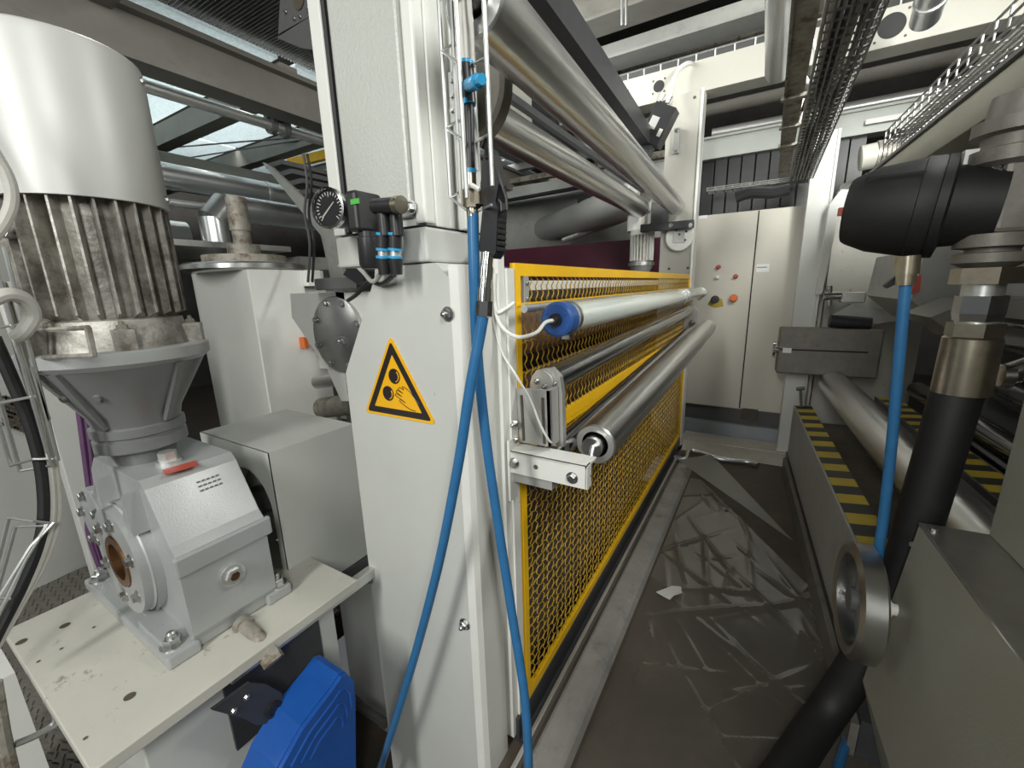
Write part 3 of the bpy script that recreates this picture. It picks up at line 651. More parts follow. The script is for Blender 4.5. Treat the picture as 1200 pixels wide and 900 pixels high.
b = B(); b.cyl((-1.31, .41, 1.12), (-1.31, .41, 1.135), .028, 18); b.lathe((-1.31, .41, 1.135), Z_, [(0, .021), (.022, .021), (.022, 0)], 6, False); part('vent_plug', b, 'alu', gm)
sp0 = V((-1.235, .36, 1.127)); b = B(); b.prism([at(px, py, z=1.1262) for px, py in ((190, 551), (229, 540), (233, 545), (194, 557))], (0, 0, .0012)); part('red_sticker', b, 'red', gm, 'faded red sticker strip')
b = B(); nS = V((.13, 0, .075)).normalized()
for k in range(3):
    for j in range(5):
        p = V((-1.213 + .006 * k, .425 + j * .011, 1.086 - .0104 * k)) + nS * .0012; b.quad(p, p + V((0, .008, 0)), p + V((.0022, .008, -.0038)), p + V((.0022, 0, -.0038)))
part('stamped_plate', b, 'darkgrey', gm, None, 'stuff')
c = V((-1.129, .43, .842)); b = B(); b.lathe(c, X_, [(0, .030), (.006, .030), (.008, .024), (.008, 0)], 28); b.lathe(c + X_ * .008, X_, [(0, .021), (.010, .021), (.010, .013)], 6, False); sgl = part('sight_glass', b, 'alu', gm)
b = B(); b.lathe(c + X_ * .012, X_, [(0, .013), (.001, 0)], 20); part('amber_lens', b, 'brass', sgl)
b = B(); c = at(283, 731, x=-1.128); b.cyl(c, c + X_ * .02, .024, 16); b.tube([c, c + V((.05, -.0, .0)), c + V((.085, -.0, -.008)), c + V((.115, -.0, -.03))], .018, 12); b.cyl(c + V((.105, -.0, -.022)), c + V((.14, -.0, -.052)), .026, 6); part('drain_elbow', b, 'rust', gm)
# base plate and pedestal
t = thing('motor_base_plate', 'chipped cream steel plate carrying the gear motor', 'base plate', (-1.33, .35, ZP - .03))
b = B(); b.box((-1.675, .095, ZP - .03), (-1.0, .70, ZP), .003); part('plate', b, 'cream', t)
for px, py in ((25, 752), (76, 733), (152, 816), (100, 865), (72, 760), (45, 775), (110, 735)):
    c = at(px, py, z=ZP + .0008); b = B(); r = .011 if px in (25, 76, 152) else .004; b.lathe(c, Z_, [(0, r), (0, 0)], 16); part('bolt_hole', b, 'interior', t)
b = B(); b.box((-1.60, .18, -.4), (-1.08, .66, ZP - .031), .004); solo('pedestal', b, 'paint', 'pale grey pedestal under the cream motor plate', 'pedestal')
b = B(); b.box((-1.078, .34, .40), (-1.068, .60, .64)); solo('black_cover', b, 'blackpaint', 'black panel beside the pedestal behind the blue reel', 'panel')
b = B(); b.box((-1.075, .35, .612), (-1.045, .80, .648), .003); solo('support_bar', b, 'alu', 'narrow bright bar running from the plate to the column', 'bar')
# coupling guard
t = thing('coupling_guard', 'pale grey box guard covering the coupling behind the gearbox', 'guard', (-1.44, .77, .56))
b = B()
gx0, gx1, gy0, gy1, gz0, gz1 = -1.655, -1.235, .62, .93, .56, 1.088
b.prism([(x, gy0 + .0005, z) for x, z in ((gx0, gz0), (gx0, gz1), (gx1, gz1), (gx1, gz0), (gx1 - .004, gz0), (gx1 - .004, gz1 - .004), (gx0 + .004, gz1 - .004), (gx0 + .004, gz0))], (0, gy1 - gy0, 0))
part('shell', b, 'paint', t)
cx, cz, rr = -1.385, .885, .125
poly = [(gx0, gz0), (cx - rr, gz0), (cx - rr, cz)] + [(cx - rr * math.cos(math.pi * k / 14), cz + rr * math.sin(math.pi * k / 14)) for k in range(1, 14)] + [(cx + rr, cz), (cx + rr, gz0), (gx1, gz0), (gx1, gz1), (gx0, gz1)]
b = B(); b.prism([(x, gy0, z) for x, z in poly], (0, .004, 0)); part('front_plate', b, 'paint', t)
b = B(); b.cyl((cx, .53, cz), (cx, .90, cz), .05, 24); b.lathe((cx, .545, cz), Y_, [(0, .05), (0, .098), (.03, .098), (.03, .05)], 28); b.lathe((cx, .66, cz), Y_, [(0, .05), (0, .11), (.12, .11), (.12, .05)], 28)
cp = solo('shaft_coupling', b, 'steel', 'steel shaft flange entering the arched hole of the guard', 'coupling')
for a in (10, 50): bolt(cp, (cx + .078 * math.cos(math.radians(a)), .5448, cz + .078 * math.sin(math.radians(a))), -Y_, .009, stud=False)
b = B(); b.box((-1.60, .62, .50), (-1.24, .98, .545)); solo('guard_support', b, 'darkgrey', 'dark beam under the coupling guard', 'beam')
# blue hose reel
t = thing('hose_reel', 'blue plastic hose reel hanging below the motor plate', 'hose reel', (-.95, .46, .0))
side = [(300, 960), (324, 900), (352, 850), (386, 806), (397, 790), (404, 787), (411, 794), (413, 815), (414, 960)]
P = [at(px, py, x=-.90) for px, py in side]
b = B(); b.prism([p + V((.012, 0, 0)) for p in P[:1]] + [p + V((.012, 0, -.004)) for p in P[1:]], (-.014, 0, 0)); part('side_cheek', b, 'blue', t)
b = B(); b.prism(P, (-.11, 0, 0)); part('reel_case', b, 'blue', t)
for s_ in (.80, .62, .45):
    c = sum(P, V()) / len(P) - Z_ * .08; b = B(); b.tube([c + (p - c) * s_ + X_ * (.013) for p in P[1:-1]], .003, 6); part('cheek_rib', b, 'blue', t)
b = B(); q = at(300, 832, x=-1.0)
b.prism([at(px, py, x=-1.0) for px, py in ((248, 832), (292, 800), (312, 802), (330, 812), (337, 832), (328, 846), (300, 850), (285, 842))], (-.008, 0, 0)); part('hanging_bracket', b, 'blackpaint', t)
c = at(320, 831, x=-.999); b = B(); b.lathe(c, X_, [(0, .020), (.006, .020), (.008, .013), (.003, .011), (.003, 0)], 24); part('pivot', b, 'black', t)
for px, py in ((289, 817), (274, 833)): bolt(t, at(px, py, x=-.999), X_, .006, stud=False)
# panels between plate and column
b = B(); b.box((-1.52, .96, -.4), (-1.10, 1.0, .50), .003); solo('service_cover', b, 'paint', 'pale grey panel low between pedestal and column', 'panel')
b = B(); b.box((-1.10, .90, -.4), (-1.062, 1.0, .55), .003); solo('service_strip', b, 'white', 'narrow upright strip beside the column foot', 'strip')
b = B(); b.tube([at(395, 800, y=.86), at(425, 830, y=.86), at(452, 848, y=.84)], .018, 8); solo('drain_pipe', b, 'darkgrey', 'dark pipe on the floor behind the blue reel', 'pipe')
# ------------------------------------------------------------------ left: bearing housing with handwheel
t = thing('bearing_housing', 'tall pale grey housing with rusty handwheel behind the motor', 'housing', (-2.4, 1.3, 0))
pl = [(-2.10, 1.10), (-2.30, 1.10)] + [(-2.62 + .0 - .16 * math.sin(k * math.pi / 16), 1.28 - .18 * math.cos(k * math.pi / 16)) for k in range(9)] + [(-2.78, 1.5), (-2.10, 1.5)]
b = B(); b.prism([(x, y, 0) for x, y in pl], (0, 0, 1.665)); part('housing_body', b, 'paint', t)
b = B(); b.box((-2.10, 1.10, 0), (-2.085, 1.37, 1.665)); b.box((-2.10, 1.37, 0), (-2.085, 1.46, 1.24)); part('side_plate', b, 'white', t)
b = B(); b.box((-2.1, 1.37, 1.585), (-2.04, 1.44, 1.665)); part('latch_block', b, 'white', t)
hw = V((-2.36, 1.24, 0))
b = B(); b.lathe(hw, Z_, [(1.665, 0), (1.665, .27), (1.675, .285), (1.695, .285), (1.705, .27), (1.705, 0)], 44); part('handwheel_rim', b, 'steel', t)
b = B(); b.lathe(hw, Z_, [(1.705, .19), (1.745, .19), (1.745, 0)], 40); part('hub_disc', b, 'rust', t)
b = B(); b.lathe(hw, Z_, [(1.745, .075), (1.80, .075), (1.80, .042), (1.87, .042), (1.87, .048), (2.03, .046), (2.03, 0)], 24); part('spindle', b, 'rust', t)
b = B(); b.cyl((-2.78, 1.2, 1.715), (-2.60, 1.24, 1.715), .03, 14); b.cyl((-2.70, 1.22, 1.715), (-2.66, 1.225, 1.715), .042, 14); part('lock_lever', b, 'chrome', t)
t = thing('bearing_block', 'pale block with round bolted cover beside the grey column', 'bearing', (-1.4, 1.1, 1.2))
b = B(); P = [at(px, py, y=1.08) for px, py in ((340, 344), (442, 342), (442, 470), (400, 470), (382, 430), (342, 372))]; b.prism(P, (0, .16, 0)); part('block', b, 'white', t)
c = at(398, 392, y=1.078); b = B(); b.lathe(c, -Y_, [(0, .15), (.012, .15), (.014, .146), (.014, 0)], 44); cv = part('round_cover', b, 'steel', t)
for k in range(8):
    a = math.radians(45 * k + 20); bolt(cv, c + V((math.cos(a) * .133, -.014, math.sin(a) * .133)), -Y_, .011, stud=False)
b = B(); b.box(at(344, 395, y=1.3), at(362, 408, y=1.32)); solo('warning_patch', b, 'orange', 'small orange patch in the gap beside the bearing block', 'panel')
for k, (y0, y1, m_, lab) in enumerate(((405, 416, 'alu', 'upper pale bar in the gap behind the housing'), (417, 428, 'paint', 'middle pale bar in the gap behind the housing'))):
    b = B(); b.box(at(345, y1, y=1.4), at(400, y0, y=1.45)); solo('gap_bar', b, m_, lab, 'bar', 'bars in the gap behind the housing')
b = B(); b.cyl(at(372, 448, y=1.22), at(420, 440, y=1.22), .032, 20); solo('drive_shaft', b, 'steel', 'steel shaft below the round bearing cover', 'shaft')
b = B(); b.cyl(at(378, 478, y=1.2), at(425, 472, y=1.2), .05, 20); solo('coil_spring_drum', b, 'rust', 'dark drum below the steel shaft beside column', 'drum')
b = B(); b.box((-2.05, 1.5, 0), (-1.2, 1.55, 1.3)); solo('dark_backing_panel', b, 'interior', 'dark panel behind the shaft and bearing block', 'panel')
# cable block on top of the bearing block
b = B(); b.box(at(380, 340, y=1.06), at(416, 324, y=1.02), .004); solo('clamp_block', b, 'darkgrey', 'dark clamp block lying on top of the bearing block', 'block')
b = B(); P = [at(px, py, y=1.0) for px, py in ((402, 322), (412, 305), (432, 318), (420, 334))]; b.prism(P, (0, .06, 0)); solo('solenoid_valve', b, 'black', 'black tilted valve block behind the regulator tubes', 'valve')
# ------------------------------------------------------------------ far left: tank, posts, trays
t = thing('storage_tank', 'large pale round tank behind the cable tray at left', 'tank', (-4.05, .25, 0))
b = B(); b.lathe((-4.05, .25, 0), Z_, [(0.0, .78), (2.0, .78), (2.05, .72), (2.05, 0)], 72); part('tank_wall', b, 'paint', t)
b = B()
for i in range(9):
    for j in range(7):
        p = at(3 + i * 3.4, 468 + j * 5.2 + i * 1.2, x=-3.268); b.quad(p, p + V((0, .018, 0)), p + V((0, .018, .018)), p + V((0, 0, .018)))
part('vent_grille', b, 'interior', t, None, 'stuff')
b = B(); b.box((-2.25, .372, 0), (-2.18, .452, 1.5), .004); solo('angle_post', b, 'paint', 'slim pale upright post left of the gearbox', 'post')
b = B(); b.box((-2.6, .60, 0), (-2.3, .64, 1.4)); solo('grey_back_panel', b, 'midgrey', 'grey panel behind the purple cables', 'panel')
for k, (px0, px1, lab) in enumerate(((92, 106, 'left purple cable beside the gearbox neck'), (99, 110, 'right purple cable beside the gearbox neck'))):
    b = B(); b.tube(spline([at(px0, 480, x=-2.12), at(px0 + 8, 540, x=-2.12), at(px1, 590, x=-2.12), at(px1 + 2, 640, x=-2.12), V((-2.12, .42, .02))]), .009, 8); solo('purple_cable', b, 'purple', lab, 'cable', 'purple cables')
# raised tread plate floor
t = solo('tread_plate', B().box((-3.3, -.6, .001), (-1.67, 1.05, .02)), 'plate', 'steel tread plate flooring beside the motor plate', 'floor plate')
b = B(); k = 0
for i in range(50):
    for j in range(58):
        x = -3.27 + i * .032; y = -.3 + j * .02 + (i % 2) * .01
        s_ = 1 if (i + j) % 2 else -1; dx, dy = .012, .006 * s_
        b.add([(x - dx, y - dy - .002, .0201), (x + dx, y + dy - .002, .0201), (x + dx, y + dy + .002, .0201), (x - dx, y - dy + .002, .0201), (x - dx * .7, y - dy * .7, .025), (x + dx * .7, y + dy * .7, .025)], [(0, 1, 5, 4), (3, 4, 5, 2), (0, 4, 3), (1, 2, 5)])
part('raised_lugs', b, 'plate', t, None, 'stuff')
# wire cable trays at the left edge
def tray(lines, rungs, label):
    t = thing('wire_cable_tray', label, 'cable tray', lines[0][-1], 'wire trays at the left edge')
    for l in lines: part('long_wire', B().tube(l, .0038, 6), 'galv', t)
    for l in rungs: part('cross_wire', B().tube(l, .0032, 6), 'galv', t)
xq = -1.34
q_ = lambda px, py, x=xq: at(px, py, x=x)
tray([[q_(-12, 290), q_(60, 545)], [q_(5, 290), q_(68, 540)], [q_(37, 430), q_(57, 492)], [q_(-10, 470, -1.45), q_(13, 546, -1.45)], [q_(-4, 455, -1.42), q_(24, 553, -1.42)]],
     [[q_(-10, 474), q_(42, 464)], [q_(12, 546, -1.45), q_(40, 538), q_(70, 537)], [q_(24, 552, -1.42), q_(60, 545)], [q_(-8, 385), q_(24, 380)]], 'upper wire basket tray crossing the motor flange at left edge')
tray([[q_(-10, 735), q_(30, 655), q_(56, 614)], [q_(-14, 720), q_(36, 640), q_(63, 612)], [q_(-6, 672, -1.42), q_(10, 608, -1.42)], [q_(-2, 690, -1.42), q_(18, 618, -1.42)]],
     [[q_(9, 606, -1.42), q_(40, 611), q_(66, 614)], [q_(18, 617, -1.42), q_(52, 616)], [q_(-6, 700), q_(12, 702)]], 'lower wire basket tray bending toward the lower left corner')
for k, (pts, r, m_, lab) in enumerate((([(-8, 395), (12, 440), (36, 500), (50, 560), (50, 620), (30, 680), (0, 740), (-20, 780)], .0115, 'blackmatt', 'thick black cable following the wire tray bend at left'),
                               ([(-4, 330), (20, 400), (44, 480), (58, 550), (60, 610), (44, 665), (14, 720), (-12, 770)], .009, 'cablegrey', 'pale grey cable following the wire tray bend at left'),
                               ([(10, 330), (30, 400), (52, 480), (66, 550), (69, 605), (55, 655), (24, 712), (-6, 765)], .0055, 'cablegrey', 'slim grey cable at the outer side of the tray bend'),
                               ([(-70, 90), (-30, 140), (-6, 180), (8, 205), (14, 228), (10, 250), (-6, 275), (-40, 300)], .010, 'cablegrey', 'cream cable loop in front of the fan cowl at left edge'),
                               ([(-6, 386), (8, 385), (10, 384)], .003, 'galv', 'thin wire stub at the left edge of the motor'))):
    if k == 4: continue
    b = B(); b.tube(spline([at(px, py, x=-1.36 if k < 3 else -1.24) for px, py in pts]), r, 10); solo('tray_cable', b, m_, lab, 'cable', 'cables at the left edge')
b = B(); b.tube(spline([q_(-60, 400, -1.22), q_(-30, 362, -1.22), q_(-6, 350, -1.22), q_(12, 345, -1.22), q_(30, 352, -1.23), q_(38, 370, -1.24), q_(28, 388, -1.24), q_(18, 395, -1.25)]), .013, 10); solo('motor_lead', b, 'cablegrey', 'cream motor cable bending into the finned body', 'cable')
# clamp at the lower left
t = thing('pipe_clamp', 'rusty steel clamp bar at the lower left corner of plate', 'clamp', at(40, 880, x=-1.42))
XC = -1.42
b = B(); b.tube([at(-6, 800, x=XC), at(4, 860, x=XC), at(20, 930, x=XC)], .012, 8); part('upright', b, 'rust', t)
b = B(); b.tube(spline([at(18, 872, x=XC), at(42, 862, x=XC), at(62, 850, x=XC), at(66, 838, x=XC), at(55, 820, x=XC)]), .008, 8); part('hook', b, 'galv', t)
b = B(); b.box((-1.95, .03, 0), (-1.69, .092, .55)); solo('small_cabinet', b, 'white', 'pale box below the clamp at the lower left corner', 'box')
# ------------------------------------------------------------------ mezzanine above the motor
t = thing('mezzanine_platform', 'steel mezzanine with main beam, grating and bluish sheets overhead', 'platform', (-3.5, 2, 2.7))
b = B(); b.box((-3.06, -1.0, 2.80), (-3.0, 7, 3.0)); b.box((-3.12, -1.0, 2.76), (-2.94, 7, 2.80)); b.box((-3.12, -1.0, 3.0), (-2.94, 7, 3.03)); part('main_beam', b, 'beam', t)
for y in (2.05, 2.85, 3.75, 4.9):
    b = B(); b.box((-7.5, y, 2.95), (-3.06, y + .13, 3.12)); part('cross_beam', b, 'beam', t)
for y in (1.0, 2.35): 
    b = B(); b.box((-3.0, y, 2.98), (-1.9, y + .12, 3.12)); part('cross_beam', b, 'beam', t)
for y0, y1 in ((.7, 2.05), (2.18, 2.85), (2.98, 3.75), (3.88, 4.9), (5.03, 6.5)):
    for x0, x1 in ((-7.5, -5.25), (-5.2, -3.07)):
        b = B(); b.box((x0, y0, 3.14), (x1, y1, 3.16)); part('deck_sheet', b, 'sheet', t)
b = B()
for i in range(220): b.box((-3.0, 1.15 + i * .022, 3.12), (-1.8, 1.156 + i * .022, 3.15))
for i in range(12): b.box((-3.0 + i * .1, 1.15, 3.135), (-2.994 + i * .1, 4.15, 3.15))
b.box((-3.0, 1.15, 3.165), (-1.8, 6, 3.175)); part('grating', b, 'grating', t, 'steel bar grating', 'stuff')
b = B(); b.cyl((-3.2, .2, 2.74), (-3.2, 6, 2.74), .035, 16); part('conduit', b, 'alu', t)
b = B()
for y in (2.0, 2.1): b.lathe((-3.2, y, 2.74), Y_, [(0, .03), (0, .06), (.035, .06), (.035, .03)], 18)
b.box((-3.22, 1.98, 2.74), (-3.18, 2.16, 2.84)); part('conduit_clamp', b, 'darkgrey', t)
for (x0, y0, x1, y1) in ((-6, 2.2, -3.3, 3.0), (-6, 2.6, -3.3, 2.95)):
    b = B(); b.cyl((x0, y0, 3.1), (x1, y1, 2.98), .008, 8); part('tie_rod', b, 'darkgrey', t)
t = thing('motor_bracket', 'dark steel bearing bracket hanging left of the column top', 'bracket', (-1.6, 1.3, 2.6))
b = B(); b.prism([at(px, py, y=1.15) for px, py in ((326, 40), (372, 14), (372, -40), (330, -40))], (0, .03, 0)); part('bearing_plate', b, 'darkgrey', t)
b = B(); b.prism([at(px, py, y=1.15) for px, py in ((324, 44), (372, 14), (376, 60), (352, 56))], (0, .25, 0)); part('gusset', b, 'darkgrey', t)
c = at(350, 0, y=1.148); b = B(); b.lathe(c, -Y_, [(0, .03), (.002, .03), (.002, 0)], 24); part('bore', b, 'interior', t)
for px, py in ((335, 14), (345, 22), (352, 20), (362, 12)): bolt(t, at(px, py, y=1.149), -Y_, .006, stud=False)
# pipes behind
def pipe(label, p0, p1, r, m_='duct', group=None, bands=0, name='pipe'):
    p0, p1 = V(p0), V(p1); t = thing(name, label, 'pipe', (p0 + p1) / 2, group); part('pipe_wall', B().cyl(p0, p1, r, 28), m_, t)
    for k in range(bands):
        p = p0.lerp(p1, (k + .5) / bands); d = (p1 - p0).normalized(); part('pipe_band', B().lathe(p, d, [(0, r), (0, r + .006), (.025, r + .006), (.025, r)], 28), 'galv', t)
    return t
pipe('long insulated silver pipe below the mezzanine beam', (-3.5, .3, 2.33), (-3.5, 5, 2.33), .085, 'duct', 'silver pipes behind the motor', 4)
pipe('lower silver pipe beside the motor fins', (-3.7, .4, 1.98), (-3.7, 1.55, 1.98), .10, 'duct', 'silver pipes behind the motor', 3)
pipe('thin pale pipe above the lower silver pipe', (-3.45, .3, 2.16), (-3.45, 4, 2.16), .025, 'alu', 'silver pipes behind the motor')
t = thing('elbow_duct', 'mitred sheet metal elbow duct behind the rusty spindle', 'duct', (-3.2, 1.53, 1.6))
e0, e1, e2, e3 = V((-3.2, 1.52, 1.5)), V((-3.2, 1.52, 2.05)), V((-3.2, 1.60, 2.13)), V((-3.2, 2.6, 2.13))
part('duct_leg', B().cyl(e0, e1, .085, 24), 'duct', t); part('mitre_segment', B().cyl(e1 - V((0, .01, .02)), e2 + V((0, .02, .02)), .088, 24), 'duct', t); part('duct_run', B().cyl(e2, e3, .085, 24), 'duct', t)
b = B(); b.lathe(e3, Y_, [(0, .085), (.0, .10), (.03, .10), (.03, 0)], 28); part('end_flange', b, 'galv', t)
b = B(); b.box((-4.0, 1.7, 1.70), (-2.6, 4.5, 1.78)); solo('pipe_shelf', b, 'midgrey', 'grey frame beam behind the handwheel', 'beam')
b = B(); b.box((-3.4, .9, 1.80), (-2.55, 1.62, 1.83)); solo('support_angle', b, 'galv', 'pale angle bar in front of the elbow duct', 'bar')
b = B(); b.box((-4.6, 1.6, 2.5), (-4.5, 6, 2.75)); solo('girder', b, 'beam', 'grey girder behind the silver pipes', 'beam')
b = B(); b.box((-3.0, 2.6, 0), (-1.6, 2.66, 1.55)); solo('rear_machine_panel', b, 'cream', 'cream panel behind the bearing block', 'panel')
b = B(); b.box((-5.0, 3.2, 0), (-3.1, 3.4, 1.7)); solo('rear_machine_panel', b, 'paint', 'pale panel far behind the elbow duct', 'panel')
# stair
t = thing('steel_stair', 'grey steel stair descending behind the pressure gauge', 'stair', (-2.9, 2.2, 1.5))
def strg(y): return [at(px, py, y=y) for px, py in ((307, 190), (318, 196), (400, 275), (402, 330), (388, 330), (376, 276))]
part('stringer', B().prism(strg(1.9), (0, .025, 0)), 'midgrey', t)
b = B(); b.prism([p + V((.0, .6, .0)) for p in strg(1.9)], (0, .025, 0)); part('stringer', b, 'midgrey', t)
a, c = at(312, 188, y=1.9), at(396, 268, y=1.9)
for k in range(7):
    p = a.lerp(c, (k + .3) / 7); part('tread', B().box(p + V((-.08, .02, -.02)), p + V((.12, .6, .01))), 'darkgrey', t)
b = B(); b.prism([at(px, py, y=2.62) for px, py in ((336, 186), (400, 170), (400, 181), (338, 196))], (0, .05, 0)); solo('yellow_rail', b, 'yellow', 'yellow guard rail glimpsed behind the stair', 'rail')
b = B(); b.box(at(335, 215, y=3.4), at(392, 200, y=3.5)); solo('pale_rail', b, 'alu', 'pale rail below the yellow guard rail', 'rail')
for k, (px, m_, lab) in enumerate(((362, 'black', 'black cable hanging beside the pressure gauge'), (357, 'darkgrey', 'grey cable hanging behind the pressure gauge'))):
    b = B(); b.tube(spline([at(px - 2, 180, y=1.3), at(px + 3, 215, y=1.3), at(px, 250, y=1.3), at(px + 6, 285, y=1.3), at(px + 4, 330, y=1.2)]), .006, 8); solo('hanging_cable', b, m_, lab, 'cable')
# ================================================================== FAR END
t = thing('far_column', 'pale plate column at the far end of the yellow fence', 'column', (-.73, 4.15, 0))
b = B(); b.box((-.88, 4.10, 0), (-.61, 4.24, 3.07), .004); part('column_plate', b, 'beigedim', t)
b = B(); b.box((-.612, 4.08, 0), (-.592, 4.24, 3.07), .003); part('edge_flange', b, 'white', t)
for px, py in ((786, 120), (814, 114), (784, 315), (806, 314)):
    c = at(px, py, y=4.0985); part('bolt_hole', B().lathe(c, -Y_, [(0, .012), (.001, .012), (.001, 0)], 12), 'interior', t)
t = thing('round_bearing_cover', 'round white bearing cover on the far column', 'cover', at(797, 290, y=4.09))
c = at(797, 278, y=4.10); part('disc', B().lathe(c, -Y_, [(0, .118), (.03, .118), (.036, .112), (.036, 0)], 36), 'white', t)
part('centre_plate', B().box(c + V((-.05, -.042, -.05)), c + V((.05, -.036, .05)), .004), 'alu', t)
for dx, dz in ((-.03, .06), (.055, .04), (.05, -.03), (0, .02)): part('hole', B().lathe(c + V((dx, -.0425, dz)), -Y_, [(0, .010), (.001, 0)], 10), 'interior', t)
b = B(); b.box(at(750, 272, y=4.0), at(814, 258, y=4.06), .004); bk = solo('roll_carrier', b, 'blackpaint', 'dark bracket bar carrying the upper rolls at the far column', 'bracket')
for px in (786, 809): bolt(bk, at(px, 264, y=3.999), -Y_, .013, stud=False)
b = B(); b.box(at(762, 268, y=4.08), at(784, 236, y=4.12)); solo('bearing_mount', b, 'darkgrey', 'dark bearing mount between the two overhead roll ends', 'bracket')
# sensor on the black beam
t = thing('edge_sensor', 'black boxed edge sensor at the end of the black beam', 'sensor', at(772, 170, y=3.86))
R_ = Matrix.Rotation(math.radians(-32), 3, 'Y')
sc0 = at(772, 148, y=3.86)
def obox(b, c, hx, hy, hz, R): b.add([c + R @ V((sx * hx, sy * hy, sz * hz)) for sx in (-1, 1) for sy in (-1, 1) for sz in (-1, 1)], [(0, 1, 3, 2), (4, 6, 7, 5), (0, 4, 5, 1), (2, 3, 7, 6), (0, 2, 6, 4), (1, 5, 7, 3)]); return b
R_ = Matrix.Rotation(math.radians(28), 3, 'Y')
part('sensor_box', obox(B(), sc0, .085, .07, .14, R_), 'black', t)
part('label_plate', obox(B(), sc0 + R_ @ V((-.03, -.071, .0)), .032, .001, .045, R_), 'alu', t)
part('yellow_tag', obox(B(), sc0 + R_ @ V((.055, -.071, -.05)), .015, .001, .028, R_), 'cream', t)
part('mounting_foot', obox(B(), sc0 + R_ @ V((-.02, 0, -.20)), .06, .05, .07, R_), 'blackpaint', t)
for d in ((-.06, -.06, .15), (.0, -.06, .15)): part('connector', B().cyl(sc0 + R_ @ V(d), sc0 + R_ @ (V(d) + V((0, 0, .05))), .018, 10), 'alu', t)
b = B(); b.tube(spline([sc0 + V((.08, 0, .13)), at(786, 118, y=3.95), at(788, 100, y=4.0), at(795, 82, y=4.05), at(806, 74, y=4.1), at(812, 76, y=4.2)]), .016, 8); solo('sensor_cable', b, 'cablewhite', 'white cable arching from the edge sensor over the beam', 'cable')
b = B(); b.box(at(789, 150, y=4.06), at(796, 180, y=4.09), .004); lm = solo('limit_switch', b, 'midgrey', 'small grey strip switch on the far column beside sensor', 'switch')
for py in (153, 177): bolt(lm, at(793, py, y=4.058), -Y_, .012, stud=False)
# cross beam
t = thing('cross_beam', 'long pale cross beam with round holes above the cabinet', 'beam', (0, 4.2, 3.07))
part('web', B().box((-1.9, 4.15, 3.07), (3.2, 4.35, 3.305), .004), 'beigedim', t)
for px, py, r in ((772, 101, .045), (1045, 30, .075)):
    c = at(px, py, y=4.149); part('round_hole', B().lathe(c, -Y_, [(0, r), (.001, r), (.001, 0)], 28), 'blackmatt', t)
    for k in range(4):
        a = math.pi / 4 + k * math.pi / 2; part('screw_hole', B().lathe(c + V((math.cos(a) * r * 1.5, 0, math.sin(a) * r * 1.5)), -Y_, [(0, .009), (.001, 0)], 8), 'interior', t)
part('slot', B().box(at(735, 118, y=4.149), at(737, 105, y=4.1495)), 'interior', t)
part('top_wire', B().tube([(-1.9, 4.17, 3.36), (3.2, 4.17, 3.36)], .007, 6), 'galv', t)
for k in range(36): part('wire_post', B().tube([(-1.8 + k * .14, 4.17, 3.30), (-1.8 + k * .14, 4.17, 3.36)], .007, 5), 'galv', t)
b = B(); b.box((-.75, 5.2, 2.80), (3.0, 5.3, 3.0)); b.box((-.75, 5.16, 2.985), (3.0, 5.34, 3.005)); b.box((-.75, 5.16, 2.79), (3.0, 5.34, 2.805)); solo('rear_girder', b, 'cabgreen', 'grey green girder behind the pale cross beam', 'beam')
b = B(); b.box(at(1014, 146, y=5.15), at(1096, 126, y=5.158)); solo('mounting_strip', b, 'white', 'white drilled strip on the grey green girder', 'strip')
# control cabinet
CY = 4.58
t = thing('control_cabinet', 'beige two door control cabinet at the end of the aisle', 'cabinet', (-.15, CY + .2, 0))
part('cabinet_body', B().box((-.72, CY + .02, .30), (.42, CY + .45, 2.165)), 'beige', t)
for x0, x1 in ((-.715, -.145), (-.135, .415)): part('door', B().box((x0, CY, .31), (x1, CY + .022, 2.16), .004), 'beige', t)
part('door_gap', B().box((-.146, CY + .012, .31), (-.134, CY + .021, 2.16)), 'blackmatt', t)
part('dark_plinth', B().box((-.72, CY + .05, .14), (.42, CY + .4, .30)), 'darkgrey', t)
part('base_plinth', B().box((-.74, CY - .0, 0), (.44, CY + .4, .14)), 'bluegrey', t)
def front(px, py, d=0.): return at(px, py, y=CY - d)
for px, py, m_, r in ((842, 313, 'red', .018), (841, 325, 'label', .017), (862, 324, 'red', .018)):
    c = front(px, py); k = part('indicator_lamp', B().lathe(c, -Y_, [(0, r * 1.2), (.008, r * 1.2), (.008, r), (.035, r), (.04, r * .6), (.04, 0)], 16), m_, t)
c = front(838, 351); part('switch_plate', B().prism([front(px, py) + V((0, -.003, 0)) for px, py in ((829, 357), (834, 349), (846, 350), (848, 359), (838, 361))], (0, .003, 0)), 'hazard', t, 'yellow switch plate')
part('rotary_switch', B().lathe(c, -Y_, [(0, .038), (.01, .038), (.01, .028), (.05, .026), (.05, 0)], 20), 'black', t)
c = front(860, 349); part('emergency_button', B().lathe(c, -Y_, [(0, .02), (.03, .02), (.03, .034), (.05, .034), (.056, .026), (.056, 0)], 20), 'orange', t)
part('name_label', B().box(front(886, 319), front(902, 309) + V((0, -.002, 0))), 'label', t); part('label_print', B().box(front(887, 314, .0022), front(899, 312.5, .003)), 'labelblue', t)
part('name_label', B().box(front(815, 257), front(829, 252) + V((0, -.002, 0))), 'label', t)
b = B(); b.box((-.12, CY + .0, .20), (.02, CY + .05, .32)); solo('cable_opening', b, 'interior', 'dark cable opening in the cabinet plinth', 'opening')
b = B(); b.box((.20, 4.34, 0), (.345, 4.52, 2.66), .004); b.box((.345, 4.33, 0), (.365, 4.52, 2.66), .003); solo('machine_upright', b, 'paint', 'tall pale upright beside the beige cabinet', 'column')
